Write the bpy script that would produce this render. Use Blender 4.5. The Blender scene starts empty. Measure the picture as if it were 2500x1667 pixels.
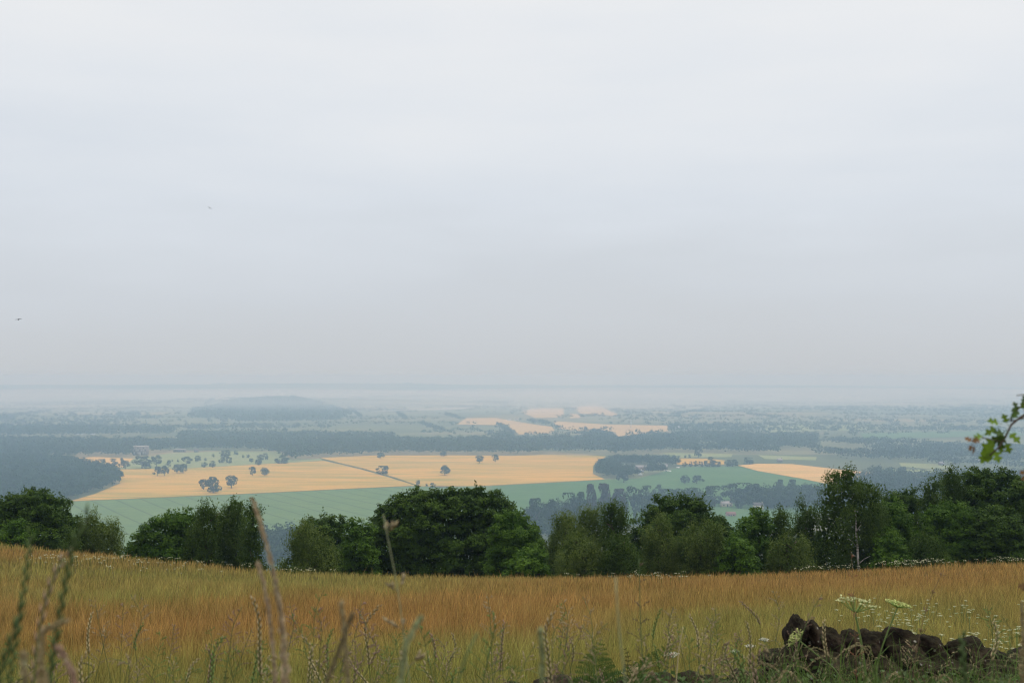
import bpy, bmesh, math
import numpy as np
from mathutils import Vector, Matrix, noise as mnoise
R = math.radians
scn = bpy.context.scene
COL = scn.collection
F = 2778.0                      # focal length in photo pixels (40 mm on 36 mm)
PT = math.atan(86.5 / F)        # camera looks very slightly up
VS = 1.5                       # size of the valley
PZ = -130.0 * VS                     # level of the plain below the hill top
EDGE = 54.0                     # where the meadow rolls out of sight
rng = np.random.default_rng(11)

# ------------------------------------------------------------------ geometry of the view
def ray(X, Y):
    cx = (X - 1250.0) / F; cy = (833.5 - Y) / F
    return np.array([cx, math.cos(PT) - cy * math.sin(PT), math.sin(PT) + cy * math.cos(PT)])
def P(X, Y, z=PZ):
    d = ray(X, Y); return d * (z / d[2])
def at(X, Y, dist):
    d = ray(X, Y); return d * (dist / d[1])
def topix(x, y, z):
    c, s = math.cos(PT), math.sin(PT)
    f = y * c + z * s; u = -y * s + z * c
    return 1250 + F * x / f, 833.5 - F * u / f
EX = np.array([-300, 0, 200, 450, 700, 1000, 1300, 1500, 1800, 2050, 2300, 2500, 2800], float)
EY = np.array([1312, 1322, 1340, 1366, 1388, 1399, 1403, 1402, 1394, 1384, 1372, 1365, 1352], float)
def smooth(a, b, x):
    t = np.clip((x - a) / (b - a), 0, 1); return t * t * (3 - 2 * t)
def zedge(x):
    X = 1250 + F * x / EDGE
    return -(np.interp(X, EX, EY) - 920) / F * EDGE - 0.26
def plain(x, y):
    x = x / VS; y = y / VS
    z = np.full(np.broadcast(x, y).shape, PZ)
    def bump(cx, cy, sx, sy, h):
        q = ((x - cx) / sx) ** 2 + ((y - cy) / sy) ** 2
        return VS * h * np.clip(1 - q, 0, 1) ** 2
    z = z + bump(-3900, 9300, 4400, 2600, 66) + bump(-900, 9800, 2600, 2600, 40) + bump(900, 10500, 4500, 3000, 22)
    z = z + bump(-950, 5400, 1500, 700, 25) + bump(-300, 6300, 1500, 800, 22)
    z = z + bump(2600, 11500, 4200, 3500, 35)
    return z
def hgt(x, y):
    x = np.asarray(x, float); y = np.asarray(y, float)
    ze = zedge(x)
    m = -1.65 + (ze + 1.65) * (y / EDGE) + 0.10 * np.sin(x * .31 + 1) * np.sin(y * .17) * smooth(8, 20, y) * (1 - smooth(42, EDGE, y))
    bank = -1.1 - 0.09 * np.clip(y - 1, 0, None)
    k = smooth(5.3, 6.8, y)
    near = bank * (1 - k) + m * k
    far = ze - 0.30 * (y - EDGE)
    pl = plain(x, y)
    far = np.where(far > pl + 12, far, pl + 12 * np.exp(np.clip((far - pl - 12) / 12, -40, 0)) * (far <= pl + 12))
    return np.where(y <= EDGE, near, far)

# ------------------------------------------------------------------ mesh helpers
def mesh(name, V, faces, mat=None, tint=None, smooth_=False, mats=None, midx=None):
    V = np.asarray(V, np.float32).reshape(-1, 3)
    if isinstance(faces, np.ndarray): faces = [faces]
    faces = [np.asarray(f, np.int32) for f in faces if len(f)]
    me = bpy.data.meshes.new(name)
    me.vertices.add(len(V)); me.vertices.foreach_set('co', V.ravel())
    nl = sum(f.size for f in faces); nf = sum(len(f) for f in faces)
    me.loops.add(nl); me.polygons.add(nf)
    me.loops.foreach_set('vertex_index', np.concatenate([f.ravel() for f in faces]))
    tot = np.concatenate([np.full(len(f), f.shape[1], np.int32) for f in faces])
    st = np.concatenate([[0], np.cumsum(tot)[:-1]]).astype(np.int32)
    me.polygons.foreach_set('loop_start', st)
    if smooth_: me.polygons.foreach_set('use_smooth', np.ones(nf, bool))
    if mat: me.materials.append(mat)
    if tint is not None:
        a = me.attributes.new('tint', 'FLOAT_COLOR', 'POINT')
        t = np.ones((len(V), 4), np.float32); t[:, :tint.shape[1]] = tint
        a.data.foreach_set('color', t.ravel())
    me.update(calc_edges=True)
    return me
def link(name, data, parent=None, loc=None, rot=None, scale=None):
    o = bpy.data.objects.new(name, data); COL.objects.link(o)
    if parent: o.parent = parent
    if loc is not None: o.location = [float(c) for c in loc]
    if rot is not None: o.rotation_euler = rot
    if scale is not None: o.scale = [float(c) for c in scale]
    return o
def tag(o, label=None, cat=None, group=None, kind=None):
    if label: o['label'] = label
    if cat: o['category'] = cat
    if group: o['group'] = group
    if kind: o['kind'] = kind
    return o
class MB:
    """collects vertices and faces of several shapes into one mesh"""
    def __init__(s): s.V = []; s.F3 = []; s.F4 = []; s.n = 0; s.T = []
    def add(s, V, faces, tint=None):
        V = np.asarray(V, float).reshape(-1, 3)
        for f in (faces if isinstance(faces, list) else [faces]):
            f = np.asarray(f, int)
            if len(f) == 0: continue
            (s.F3 if f.shape[1] == 3 else s.F4).append(f + s.n)
        s.V.append(V); s.n += len(V)
        s.T.append(np.tile(np.asarray(tint if tint is not None else (1, 1, 1), float), (len(V), 1)) if np.ndim(tint) < 2 else np.asarray(tint, float))
        return s
    def box(s, x0, x1, y0, y1, z0, z1):
        V = [(x, y, z) for z in (z0, z1) for y in (y0, y1) for x in (x0, x1)]
        return s.add(V, np.array([(0, 2, 3, 1), (4, 5, 7, 6), (0, 1, 5, 4), (2, 6, 7, 3), (0, 4, 6, 2), (1, 3, 7, 5)]))
    def tube(s, pts, rad, n=6, tint=None, cap=True):
        pts = np.asarray(pts, float); rad = np.broadcast_to(np.asarray(rad, float), (len(pts),))
        d = np.gradient(pts, axis=0); d /= np.linalg.norm(d, axis=1)[:, None] + 1e-12
        ref = np.array([0.31, 0.9, 0.2]) if abs(d[0][1]) < .8 else np.array([1., 0, .1])
        a = np.cross(d, ref); a /= np.linalg.norm(a, axis=1)[:, None] + 1e-12
        b = np.cross(d, a)
        th = np.arange(n) * 2 * math.pi / n
        V = pts[:, None] + rad[:, None, None] * (np.cos(th)[None, :, None] * a[:, None] + np.sin(th)[None, :, None] * b[:, None])
        f = []
        for i in range(len(pts) - 1):
            for j in range(n):
                k = (j + 1) % n; f.append((i * n + j, i * n + k, (i + 1) * n + k, (i + 1) * n + j))
        V = V.reshape(-1, 3); f3 = []
        if cap:
            V = np.vstack([V, pts[0], pts[-1]]); m = len(V); L = (len(pts) - 1) * n
            for j in range(n):
                k = (j + 1) % n; f3.append((m - 2, k, j)); f3.append((m - 1, L + j, L + k))
        return s.add(V, [np.array(f), np.array(f3)] if f3 else np.array(f), tint)
    def lathe(s, prof, n=20, c=(0, 0, 0)):
        th = np.arange(n) * 2 * math.pi / n; V = []
        for r, z in prof:
            V += [(c[0] + r * math.cos(t), c[1] + r * math.sin(t), c[2] + z) for t in th]
        f = [(i * n + j, i * n + (j + 1) % n, (i + 1) * n + (j + 1) % n, (i + 1) * n + j) for i in range(len(prof) - 1) for j in range(n)]
        return s.add(V, np.array(f))
    def blade(s, pts, w, side, tint=None):
        """flat tapering strip along pts, widest w, across 'side'"""
        pts = np.asarray(pts, float); n = len(pts); t = np.linspace(0, 1, n)
        ww = w * np.clip(1.0 - t ** 2.2, .04, 1) * (0.6 + .4 * np.minimum(t * 4, 1))
        side = np.asarray(side, float); side = side / np.linalg.norm(side)
        V = np.empty((2 * n, 3)); V[0::2] = pts - side * ww[:, None] / 2; V[1::2] = pts + side * ww[:, None] / 2
        f = [(2 * i, 2 * i + 1, 2 * i + 3, 2 * i + 2) for i in range(n - 1)]
        return s.add(V, np.array(f), tint)
    def leaves(s, C, N, L, W, tint=None, down=0.0, g=None):
        V, f = leafq(C, N, L, W, down, g or rng)
        if tint is not None and np.ndim(tint) == 2: tint = np.repeat(tint, 4, axis=0)
        return s.add(V, f, tint)
    def mesh(s, name, mat=None, smooth_=False):
        fs = []
        if s.F4: fs.append(np.vstack(s.F4))
        if s.F3: fs.append(np.vstack(s.F3))
        return mesh(name, np.vstack(s.V), fs, mat, np.vstack(s.T), smooth_)
    def build(s, name, mat, parent=None, smooth_=False, **k):
        return link(name, s.mesh(name, mat, smooth_), parent, **k)
def unit(a): return a / (np.linalg.norm(a, axis=-1, keepdims=True) + 1e-9)
def leafq(C, N, L, W, down, g):
    """rhombic leaves centred on C with normals N"""
    n = len(C); N = unit(N)
    t = unit(g.normal(size=(n, 3)) + np.array([0, 0, -down]))
    t = unit(t - N * np.sum(t * N, 1)[:, None]); b = np.cross(N, t)
    L = np.broadcast_to(np.asarray(L, float), (n,))[:, None]; W = np.broadcast_to(np.asarray(W, float), (n,))[:, None]
    V = np.stack([C - t * L / 2, C + b * W / 2 - t * L * .06, C + t * L / 2, C - b * W / 2 - t * L * .06], 1).reshape(-1, 3)
    return V, np.arange(4 * n).reshape(n, 4)
def inpoly(x, y, poly):
    r = np.zeros(len(x), bool); n = len(poly)
    for i in range(n):
        x1, y1 = poly[i][0], poly[i][1]; x2, y2 = poly[(i + 1) % n][0], poly[(i + 1) % n][1]
        c = ((y1 > y) != (y2 > y)) & (x < (x2 - x1) * (y - y1) / (y2 - y1 + 1e-12) + x1)
        r ^= c
    return r
def planpoly(pix, z=PZ): return [tuple(P(X, Y, z)[:2]) for X, Y in pix]

# ------------------------------------------------------------------ materials
def newmat(name):
    m = bpy.data.materials.new(name); m.use_nodes = True
    nt = m.node_tree; nt.nodes.clear()
    out = nt.nodes.new('ShaderNodeOutputMaterial')
    return m, nt, out
def N(nt, typ, **k):
    n = nt.nodes.new(typ)
    for a, v in k.items(): setattr(n, a, v)
    return n
def sock(nt, a, b): nt.links.new(a, b)
def ramp(nt, fac, stops):
    r = N(nt, 'ShaderNodeValToRGB'); e = r.color_ramp.elements
    while len(e) < len(stops): e.new(0.5)
    for q, (p, c) in zip(e, stops): q.position = p; q.color = (*c, 1)
    sock(nt, fac, r.inputs[0]); return r.outputs[0]
def noise_(nt, vec, scale, detail=4, rough=.55):
    n = N(nt, 'ShaderNodeTexNoise'); n.inputs['Scale'].default_value = scale
    n.inputs['Detail'].default_value = detail; n.inputs['Roughness'].default_value = rough
    if vec is not None: sock(nt, vec, n.inputs['Vector'])
    return n.outputs['Fac']
def mixc(nt, fac, a, b, mode='MIX'):
    m = N(nt, 'ShaderNodeMix', data_type='RGBA', blend_type=mode)
    for s, v in ((m.inputs['Factor'], fac), (m.inputs[6], a), (m.inputs[7], b)):
        if hasattr(v, 'links'): sock(nt, v, s)
        elif isinstance(v, (int, float)): s.default_value = v
        else: s.default_value = (*v, 1)
    return m.outputs[2]
def mapping(nt, scale=(1, 1, 1), rot=(0, 0, 0)):
    t = N(nt, 'ShaderNodeTexCoord'); m = N(nt, 'ShaderNodeMapping')
    m.inputs['Scale'].default_value = scale; m.inputs['Rotation'].default_value = rot
    sock(nt, t.outputs['Object'], m.inputs['Vector']); return m.outputs[0]
def principled(nt, out, color, rough=.8, spec=.2, normal=None):
    b = N(nt, 'ShaderNodeBsdfPrincipled')
    if hasattr(color, 'links'): sock(nt, color, b.inputs['Base Color'])
    else: b.inputs['Base Color'].default_value = (*color, 1)
    b.inputs['Roughness'].default_value = rough; b.inputs['Specular IOR Level'].default_value = spec
    if normal is not None: sock(nt, normal, b.inputs['Normal'])
    sock(nt, b.outputs[0], out.inputs['Surface']); return b
def leaf_mat(name, a, b, trans=.25, rough=.55, spec=.25):
    """tint.r picks between two leaf colours, the remainder passes light through the leaf"""
    m, nt, out = newmat(name)
    at_ = N(nt, 'ShaderNodeAttribute', attribute_name='tint')
    sep = N(nt, 'ShaderNodeSeparateColor'); sock(nt, at_.outputs['Color'], sep.inputs[0])
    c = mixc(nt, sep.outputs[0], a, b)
    p = N(nt, 'ShaderNodeBsdfPrincipled'); sock(nt, c, p.inputs['Base Color'])
    p.inputs['Roughness'].default_value = rough; p.inputs['Specular IOR Level'].default_value = spec
    t = N(nt, 'ShaderNodeBsdfTranslucent')
    sock(nt, mixc(nt, .5, c, (a[0] * 1.8, a[1] * 1.9, a[2])), t.inputs[0])
    mx = N(nt, 'ShaderNodeMixShader'); mx.inputs[0].default_value = trans
    sock(nt, p.outputs[0], mx.inputs[1]); sock(nt, t.outputs[0], mx.inputs[2]); sock(nt, mx.outputs[0], out.inputs['Surface'])
    return m
def tint_mat(name, trans=.2, rough=.7, spec=.15, gain=1.0):
    m, nt, out = newmat(name)
    at_ = N(nt, 'ShaderNodeAttribute', attribute_name='tint')
    c = at_.outputs['Color']
    if gain != 1: c = mixc(nt, 1.0, c, (gain, gain, gain), 'MULTIPLY')
    p = N(nt, 'ShaderNodeBsdfPrincipled'); sock(nt, c, p.inputs['Base Color'])
    p.inputs['Roughness'].default_value = rough; p.inputs['Specular IOR Level'].default_value = spec
    if trans:
        t = N(nt, 'ShaderNodeBsdfTranslucent'); sock(nt, c, t.inputs[0])
        mx = N(nt, 'ShaderNodeMixShader'); mx.inputs[0].default_value = trans
        sock(nt, p.outputs[0], mx.inputs[1]); sock(nt, t.outputs[0], mx.inputs[2]); sock(nt, mx.outputs[0], out.inputs['Surface'])
    else: sock(nt, p.outputs[0], out.inputs['Surface'])
    return m
def noisy_mat(name, stops, scale, detail=5, rough=.85, spec=.15, stretch=(1, 1, 1), rot=0, bump=0, bscale=None):
    m, nt, out = newmat(name); v = mapping(nt, stretch, (0, 0, rot))
    c = ramp(nt, noise_(nt, v, scale, detail), stops); nrm = None
    if bump:
        b = N(nt, 'ShaderNodeBump'); b.inputs['Strength'].default_value = bump
        sock(nt, noise_(nt, v, bscale or scale * 4, 6), b.inputs['Height']); nrm = b.outputs[0]
    principled(nt, out, c, rough, spec, nrm); return m

M = {}
M['syc'] = leaf_mat('sycamore_leaf', (.017, .040, .005), (.070, .122, .015), .22, .6, .06)  # near leaf pairs: natural variation plus shaded and lit tones put into the colour
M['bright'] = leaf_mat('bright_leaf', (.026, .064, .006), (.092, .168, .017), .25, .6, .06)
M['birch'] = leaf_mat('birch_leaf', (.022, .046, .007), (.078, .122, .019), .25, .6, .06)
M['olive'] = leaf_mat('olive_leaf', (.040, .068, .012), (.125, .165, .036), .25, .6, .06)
M['far'] = leaf_mat('far_leaf', (.020, .036, .012), (.042, .066, .020), trans=.1, rough=.9, spec=.0)
M['farpurple'] = leaf_mat('far_purple_leaf', (.045, .040, .036), (.07, .06, .05), trans=.1, rough=.9, spec=.0)
M['bark'] = noisy_mat('bark', [(.3, (.035, .026, .018)), (.7, (.09, .07, .05))], 9, bump=.4, stretch=(1, 1, .3))
M['birchbark'] = noisy_mat('birch_bark', [(.38, (.05, .04, .035)), (.5, (.34, .31, .27)), (.8, (.45, .42, .38))], 6, stretch=(.4, .4, 2.2), bump=.2)
M['stem'] = tint_mat('plant_stem', 0, .6, .25)
M['grass'] = tint_mat('grass_blade', .28, .6, .2)
M['petal'] = tint_mat('petal', .25, .8, .1)

# ------------------------------------------------------------------ world, sun, haze, camera
w = bpy.data.worlds.new('World'); scn.world = w; w.use_nodes = True
nt = w.node_tree; nt.nodes.clear()
wo = N(nt, 'ShaderNodeOutputWorld')
SUN_EL, SUN_AZ = R(66), R(50)        # sun behind cloud, high, ahead and to the right
sky = N(nt, 'ShaderNodeTexSky'); sky.sky_type = 'NISHITA'; sky.sun_disc = False
sky.sun_elevation = SUN_EL; sky.sun_rotation = SUN_AZ; sky.air_density = 1.5; sky.dust_density = 4
b1 = N(nt, 'ShaderNodeBackground'); b1.inputs[1].default_value = .09; sock(nt, sky.outputs[0], b1.inputs[0])
tc = N(nt, 'ShaderNodeTexCoord'); sp = N(nt, 'ShaderNodeSeparateXYZ'); sock(nt, tc.outputs['Generated'], sp.inputs[0])
mp = N(nt, 'ShaderNodeMapping'); mp.inputs['Scale'].default_value = (1.6, 1.6, 5.5); sock(nt, tc.outputs['Generated'], mp.inputs[0])
nf = noise_(nt, mp.outputs[0], 1.5, 5, .5)
mp2 = N(nt, 'ShaderNodeMapping'); mp2.inputs['Scale'].default_value = (2.0, 2.0, 13); mp2.inputs['Location'].default_value = (3, 1, 7); sock(nt, tc.outputs['Generated'], mp2.inputs[0])
nf2 = noise_(nt, mp2.outputs[0], 1.7, 6, .55)
ad = N(nt, 'ShaderNodeMath', operation='MULTIPLY_ADD'); sock(nt, nf, ad.inputs[0]); ad.inputs[1].default_value = .26; ad.inputs[2].default_value = -.13
ad2 = N(nt, 'ShaderNodeMath', operation='MULTIPLY_ADD'); sock(nt, nf2, ad2.inputs[0]); ad2.inputs[1].default_value = .12; sock(nt, ad.outputs[0], ad2.inputs[2])
sb = N(nt, 'ShaderNodeMath', operation='SUBTRACT'); sock(nt, ad2.outputs[0], sb.inputs[0]); sb.inputs[1].default_value = .06
# cloud noise only shifts the height a little, less so near the horizon
hz = N(nt, 'ShaderNodeMath', operation='MULTIPLY'); sock(nt, sp.outputs[2], hz.inputs[0]); hz.inputs[1].default_value = 6; hz.use_clamp = True
ml = N(nt, 'ShaderNodeMath', operation='MULTIPLY'); sock(nt, sb.outputs[0], ml.inputs[0]); sock(nt, hz.outputs[0], ml.inputs[1])
el = N(nt, 'ShaderNodeMath', operation='ADD'); sock(nt, sp.outputs[2], el.inputs[0]); sock(nt, ml.outputs[0], el.inputs[1])
cc = ramp(nt, el.outputs[0], [(0.0, (.585, .612, .638)), (.02, (.605, .637, .67)), (.07, (.64, .685, .74)), (.15, (.715, .765, .83)), (.24, (.79, .825, .87)), (.33, (.855, .87, .89)), (1.0, (1.5, 1.48, 1.44))])
b2 = N(nt, 'ShaderNodeBackground'); sock(nt, cc, b2.inputs[0]); b2.inputs[1].default_value = 1.0
ms = N(nt, 'ShaderNodeMixShader'); ms.inputs[0].default_value = .94
sock(nt, b1.outputs[0], ms.inputs[1]); sock(nt, b2.outputs[0], ms.inputs[2]); sock(nt, ms.outputs[0], wo.inputs['Surface'])

sl = bpy.data.lights.new('sun', 'SUN'); sl.energy = 1.5; sl.angle = R(11); sl.color = (1, .96, .9)
so = bpy.data.objects.new('sun', sl); COL.objects.link(so)
# Nishita sun_rotation turns clockwise from +Y
sd = Vector((math.sin(SUN_AZ) * math.cos(SUN_EL), math.cos(SUN_AZ) * math.cos(SUN_EL), math.sin(SUN_EL)))
so.rotation_euler = sd.to_track_quat('Z', 'Y').to_euler()

cam = bpy.data.cameras.new('camera'); cam.lens = 40; cam.sensor_width = 36; cam.clip_end = 60000; cam.clip_start = .05
co = bpy.data.objects.new('camera', cam); COL.objects.link(co); co.rotation_euler = (R(90) + PT, 0, 0); scn.camera = co
cam.dof.use_dof = True; cam.dof.focus_distance = 26; cam.dof.aperture_fstop = 8
scn.view_settings.view_transform = 'Standard'; scn.view_settings.look = 'None'; scn.view_settings.exposure = 0; scn.view_settings.gamma = 1
scn.cycles.use_denoising = True; scn.cycles.filter_width = 1.1
scn.cycles.volume_bounces = 1; scn.cycles.max_bounces = 8; scn.cycles.diffuse_bounces = 3; scn.cycles.transmission_bounces = 3; scn.cycles.glossy_bounces = 2
scn.cycles.sample_clamp_indirect = 4

hm, nt, out = newmat('haze')
pv = N(nt, 'ShaderNodeVolumePrincipled')
pv.inputs['Color'].default_value = (.42, .62, .84, 1); pv.inputs['Absorption Color'].default_value = (.52, .31, .12, 1)
pv.inputs['Density'].default_value = round(.00037 / VS, 6); pv.inputs['Anisotropy'].default_value = 0.0
sock(nt, pv.outputs[0], out.inputs['Volume'])
tag(MB().box(-42000, 42000, -400, 33000, PZ - 3, 14).build('haze', hm), 'pale blue summer haze lying over the whole valley', 'haze', kind='stuff')

# ------------------------------------------------------------------ ground sheets
def sheet(name, rows, mat, label, cat, nu=201, um=1.25):
    u = np.linspace(-um, um, nu)
    yy = np.repeat(rows, nu); xx = (np.asarray(rows)[:, None] + 62) * u[None]; xx = xx.ravel()
    V = np.stack([xx, yy, hgt(xx, yy)], 1); n = len(rows)
    i = np.arange(n - 1)[:, None] * nu + np.arange(nu - 1)[None]
    f = np.stack([i, i + 1, i + nu + 1, i + nu], -1).reshape(-1, 4)
    return tag(link(name, mesh(name, V, f, mat, smooth_=True)), label, cat, kind='structure')
mm, nt, out = newmat('meadow_soil'); v = mapping(nt)
c = mixc(nt, noise_(nt, v, .25, 5), (.075, .06, .025), (.05, .062, .02))
principled(nt, out, mixc(nt, noise_(nt, v, 6, 5), c, (.10, .07, .035)), .95, .05)
sheet('meadow', np.concatenate([np.arange(-40, 0, 2.), np.arange(0, 9, .5), np.arange(9, EDGE + .1, 1.5)]), mm, 'sloping ground of the hilltop hay meadow', 'meadow')
pm, nt, out = newmat('plain_fields'); v = mapping(nt, (1 / 800., 1 / 340., 0.0), (0, 0, .2))
vo = N(nt, 'ShaderNodeTexVoronoi'); vo.inputs['Scale'].default_value = 1.0; sock(nt, v, vo.inputs['Vector'])
sx = N(nt, 'ShaderNodeSeparateColor'); sock(nt, vo.outputs['Color'], sx.inputs[0])
fc = ramp(nt, sx.outputs[0], [(0, (.075, .095, .045)), (.3, (.125, .145, .07)), (.55, (.175, .18, .09)), (.72, (.22, .20, .11)), (.9, (.34, .26, .14)), (1, (.38, .29, .17))])
for e in fc.node.color_ramp.elements: pass
fc.node.color_ramp.interpolation = 'CONSTANT'
v2 = mapping(nt); fc = mixc(nt, noise_(nt, v2, .02, 5), fc, (.11, .12, .065))
principled(nt, out, fc, .95, .0)
sheet('plain', np.concatenate([np.arange(EDGE, 500, 5.), 500 * 1.03 ** np.arange(0, 140)]), pm, 'wide valley floor of pasture and hedged fields', 'countryside')

# crops stand as real slabs on the valley floor
def crop(name, pix, mat, label, cat, top=.7):
    pl = planpoly(pix); n = len(pl); me = bpy.data.meshes.new(name)
    bm = bmesh.new(); vs = [bm.verts.new((x, y, PZ + top)) for x, y in pl]
    f = bm.faces.new(vs); f.normal_update()
    if f.normal.z < 0: f.normal_flip()
    r = bmesh.ops.extrude_face_region(bm, geom=[f])
    for q in r['geom']:
        if isinstance(q, bmesh.types.BMVert): q.co.z = PZ - .3
    bm.normal_update(); bmesh.ops.triangulate(bm, faces=[q for q in bm.faces if len(q.verts) > 4])
    bmesh.ops.recalc_face_normals(bm, faces=bm.faces[:])
    bm.to_mesh(me); bm.free(); me.materials.append(mat)
    return tag(link(name, me), label, cat, kind='structure')
def wheat(name, a, b, g, rot=.05):
    m, nt, out = newmat(name)
    c = mixc(nt, noise_(nt, mapping(nt, (.3, 1, 1), (0, 0, rot)), .035, 5), a, b)
    streak = ramp(nt, noise_(nt, mapping(nt, (.25, 1.3, 1), (0, 0, rot)), .02, 6, .62), [(.46, (0, 0, 0)), (.66, (1, 1, 1))])
    c = mixc(nt, streak, c, g)
    tram = N(nt, 'ShaderNodeTexWave', wave_type='BANDS', bands_direction='Y'); tram.inputs['Scale'].default_value = .014 / VS; tram.inputs['Distortion'].default_value = .6
    sock(nt, mapping(nt, (1, 1, 1), (0, 0, rot)), tram.inputs['Vector'])
    k = ramp(nt, tram.outputs['Fac'], [(.0, (.35, .35, .35)), (.06, (0, 0, 0))])
    c = mixc(nt, k, c, g)
    c = mixc(nt, ramp(nt, noise_(nt, mapping(nt, (.45, 1, 1), (0, 0, rot)), .0065, 6, .6), [(.44, (0, 0, 0)), (.72, (.55, .55, .55))]), c, g)
    principled(nt, out, c, .95, .0); return m
WH = wheat('ripe_wheat', (.56, .31, .065), (.47, .28, .06), (.27, .225, .05))
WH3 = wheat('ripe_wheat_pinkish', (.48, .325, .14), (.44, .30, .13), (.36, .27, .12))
WH2 = wheat('ripe_wheat_paler', (.60, .35, .11), (.54, .33, .10), (.40, .28, .09))
GA, GB = P(257, 1223), P(372, 1274)
gdir = math.atan2(GB[1] - GA[1], GB[0] - GA[0])
def green(name, a, b, tram):
    m, nt, out = newmat(name)
    c = mixc(nt, ramp(nt, noise_(nt, mapping(nt), .011, 5), [(.35, (0, 0, 0)), (.68, (1, 1, 1))]), a, b)
    c = mixc(nt, ramp(nt, noise_(nt, mapping(nt, (.4, 1, 1), (0, 0, -gdir)), .12, 4), [(.3, (0, 0, 0)), (.8, (1, 1, 1))]), c, (a[0] * .82, a[1] * .85, a[2] * .85))
    if tram:
        wv = N(nt, 'ShaderNodeTexWave', wave_type='BANDS', bands_direction='Y', wave_profile='SAW'); wv.inputs['Scale'].default_value = .0131 / VS
        wv.inputs['Distortion'].default_value = 1.0; wv.inputs['Detail Scale'].default_value = .3
        sock(nt, mapping(nt, (1, 1, 1), (0, 0, -gdir)), wv.inputs['Vector'])
        c = mixc(nt, ramp(nt, wv.outputs['Fac'], [(0, (.65, .65, .65)), (.075, (.5, .5, .5)), (.1, (0, 0, 0))]), c, (.045, .06, .028))
    principled(nt, out, c, .95, .0); return m
G1 = green('green_crop', (.115, .175, .068), (.145, .20, .068), True)
G2 = green('lush_crop', (.080, .150, .055), (.10, .165, .06), False)
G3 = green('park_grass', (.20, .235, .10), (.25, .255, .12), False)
lowA = [(171, 1223.5), (400, 1214), (650, 1203), (830, 1194), (1014, 1185.5)]
crop('wheat_field', lowA + [(960, 1169), (890, 1149), (830, 1134), (791, 1125), (690, 1131), (600, 1136), (470, 1143), (304, 1145.5), (262, 1148), (285, 1165), (294, 1180), (229, 1207)], WH, 'golden wheat field with scattered oaks left of the farm track', 'field')
crop('wheat_field', [(1026, 1187), (960, 1164), (890, 1144), (830, 1130), (781, 1117.5), (926, 1112), (1100, 1111.5), (1250, 1113), (1330, 1110.5), (1420, 1112), (1480, 1114), (1449, 1135), (1447, 1157), (1476, 1170), (1393, 1175), (1200, 1185), (1075, 1190)], WH, 'golden wheat field between the farm track and the farm grove', 'field')
crop('wheat_field', [(150, 1121), (230, 1115.5), (325, 1120), (300, 1141), (225, 1138)], WH2, 'small sliver of wheat among the park trees below the mansion', 'field', .6)
crop('park_grassland', [(235, 1139), (330, 1119), (420, 1106), (560, 1101), (680, 1102), (715, 1124), (785, 1119.5), (786, 1124), (690, 1130), (600, 1135), (470, 1142), (304, 1144.6)], G3, 'pale parkland pasture dotted with trees beside the mansion', 'pasture', .3)
crop('green_field', [(120, 1227)] + [(x, y + 1.5) for x, y in lowA] + [(1200, 1187.5), (1200, 1300), (1000, 1395), (0, 1395)], G1, 'blue-green crop field scored with diagonal tractor lines', 'field')
crop('green_field', [(1201, 1186.5), (1393, 1177), (1476, 1171.5), (1560, 1168), (1640, 1146), (1680, 1140), (1802, 1138.5), (1850, 1150.5), (1958, 1169.5), (2035, 1185), (2120, 1230), (1950, 1262), (1640, 1275), (1201, 1299)], G2, 'lush green field sweeping round the farm grove', 'field')
crop('wheat_field', [(1802, 1136.5), (1850, 1132), (1933, 1133), (2038, 1145), (2126, 1154), (2131, 1167), (2090, 1178), (2032, 1184), (1958, 1168.5), (1850, 1149.5)], WH2, 'orange wheat field curving behind the tall birch', 'field')
crop('wheat_field', [(2156, 1158), (2253, 1163), (2248, 1169), (2156, 1163)], WH2, 'short strip of orange wheat right of the curving wheat field', 'field')
crop('wheat_field', [(1640, 1119), (1725, 1120), (1769, 1124), (1768, 1134), (1655, 1134)], WH, 'narrow wheat strip behind the round hedgerow trees', 'field')
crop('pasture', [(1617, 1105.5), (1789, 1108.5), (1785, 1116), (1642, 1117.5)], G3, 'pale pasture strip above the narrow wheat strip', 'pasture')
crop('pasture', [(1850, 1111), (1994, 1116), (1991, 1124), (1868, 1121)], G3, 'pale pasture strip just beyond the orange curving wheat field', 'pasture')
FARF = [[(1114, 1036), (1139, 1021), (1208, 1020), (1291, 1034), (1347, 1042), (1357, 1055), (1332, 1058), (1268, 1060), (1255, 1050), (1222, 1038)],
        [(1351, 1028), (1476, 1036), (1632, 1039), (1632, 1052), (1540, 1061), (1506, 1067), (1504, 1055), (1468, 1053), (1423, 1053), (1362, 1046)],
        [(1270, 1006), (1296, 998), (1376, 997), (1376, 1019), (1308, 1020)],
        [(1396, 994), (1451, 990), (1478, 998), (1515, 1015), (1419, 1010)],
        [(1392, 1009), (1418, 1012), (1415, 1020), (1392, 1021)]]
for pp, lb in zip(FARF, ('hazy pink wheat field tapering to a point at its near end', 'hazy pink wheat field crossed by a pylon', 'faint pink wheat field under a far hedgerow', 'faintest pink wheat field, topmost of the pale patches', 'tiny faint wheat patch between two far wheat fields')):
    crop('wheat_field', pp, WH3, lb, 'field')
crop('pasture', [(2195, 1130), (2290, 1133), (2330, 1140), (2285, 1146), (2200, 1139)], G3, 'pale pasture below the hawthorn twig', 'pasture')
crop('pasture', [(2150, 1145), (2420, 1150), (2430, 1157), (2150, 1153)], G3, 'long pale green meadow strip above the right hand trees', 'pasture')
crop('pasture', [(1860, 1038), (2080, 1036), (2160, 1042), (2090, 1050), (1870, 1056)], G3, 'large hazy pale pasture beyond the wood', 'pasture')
crop('pasture', [(2240, 1085), (2350, 1087), (2350, 1092), (2240, 1091)], G3, 'thin pale pasture among the hazy woods', 'pasture')
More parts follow.
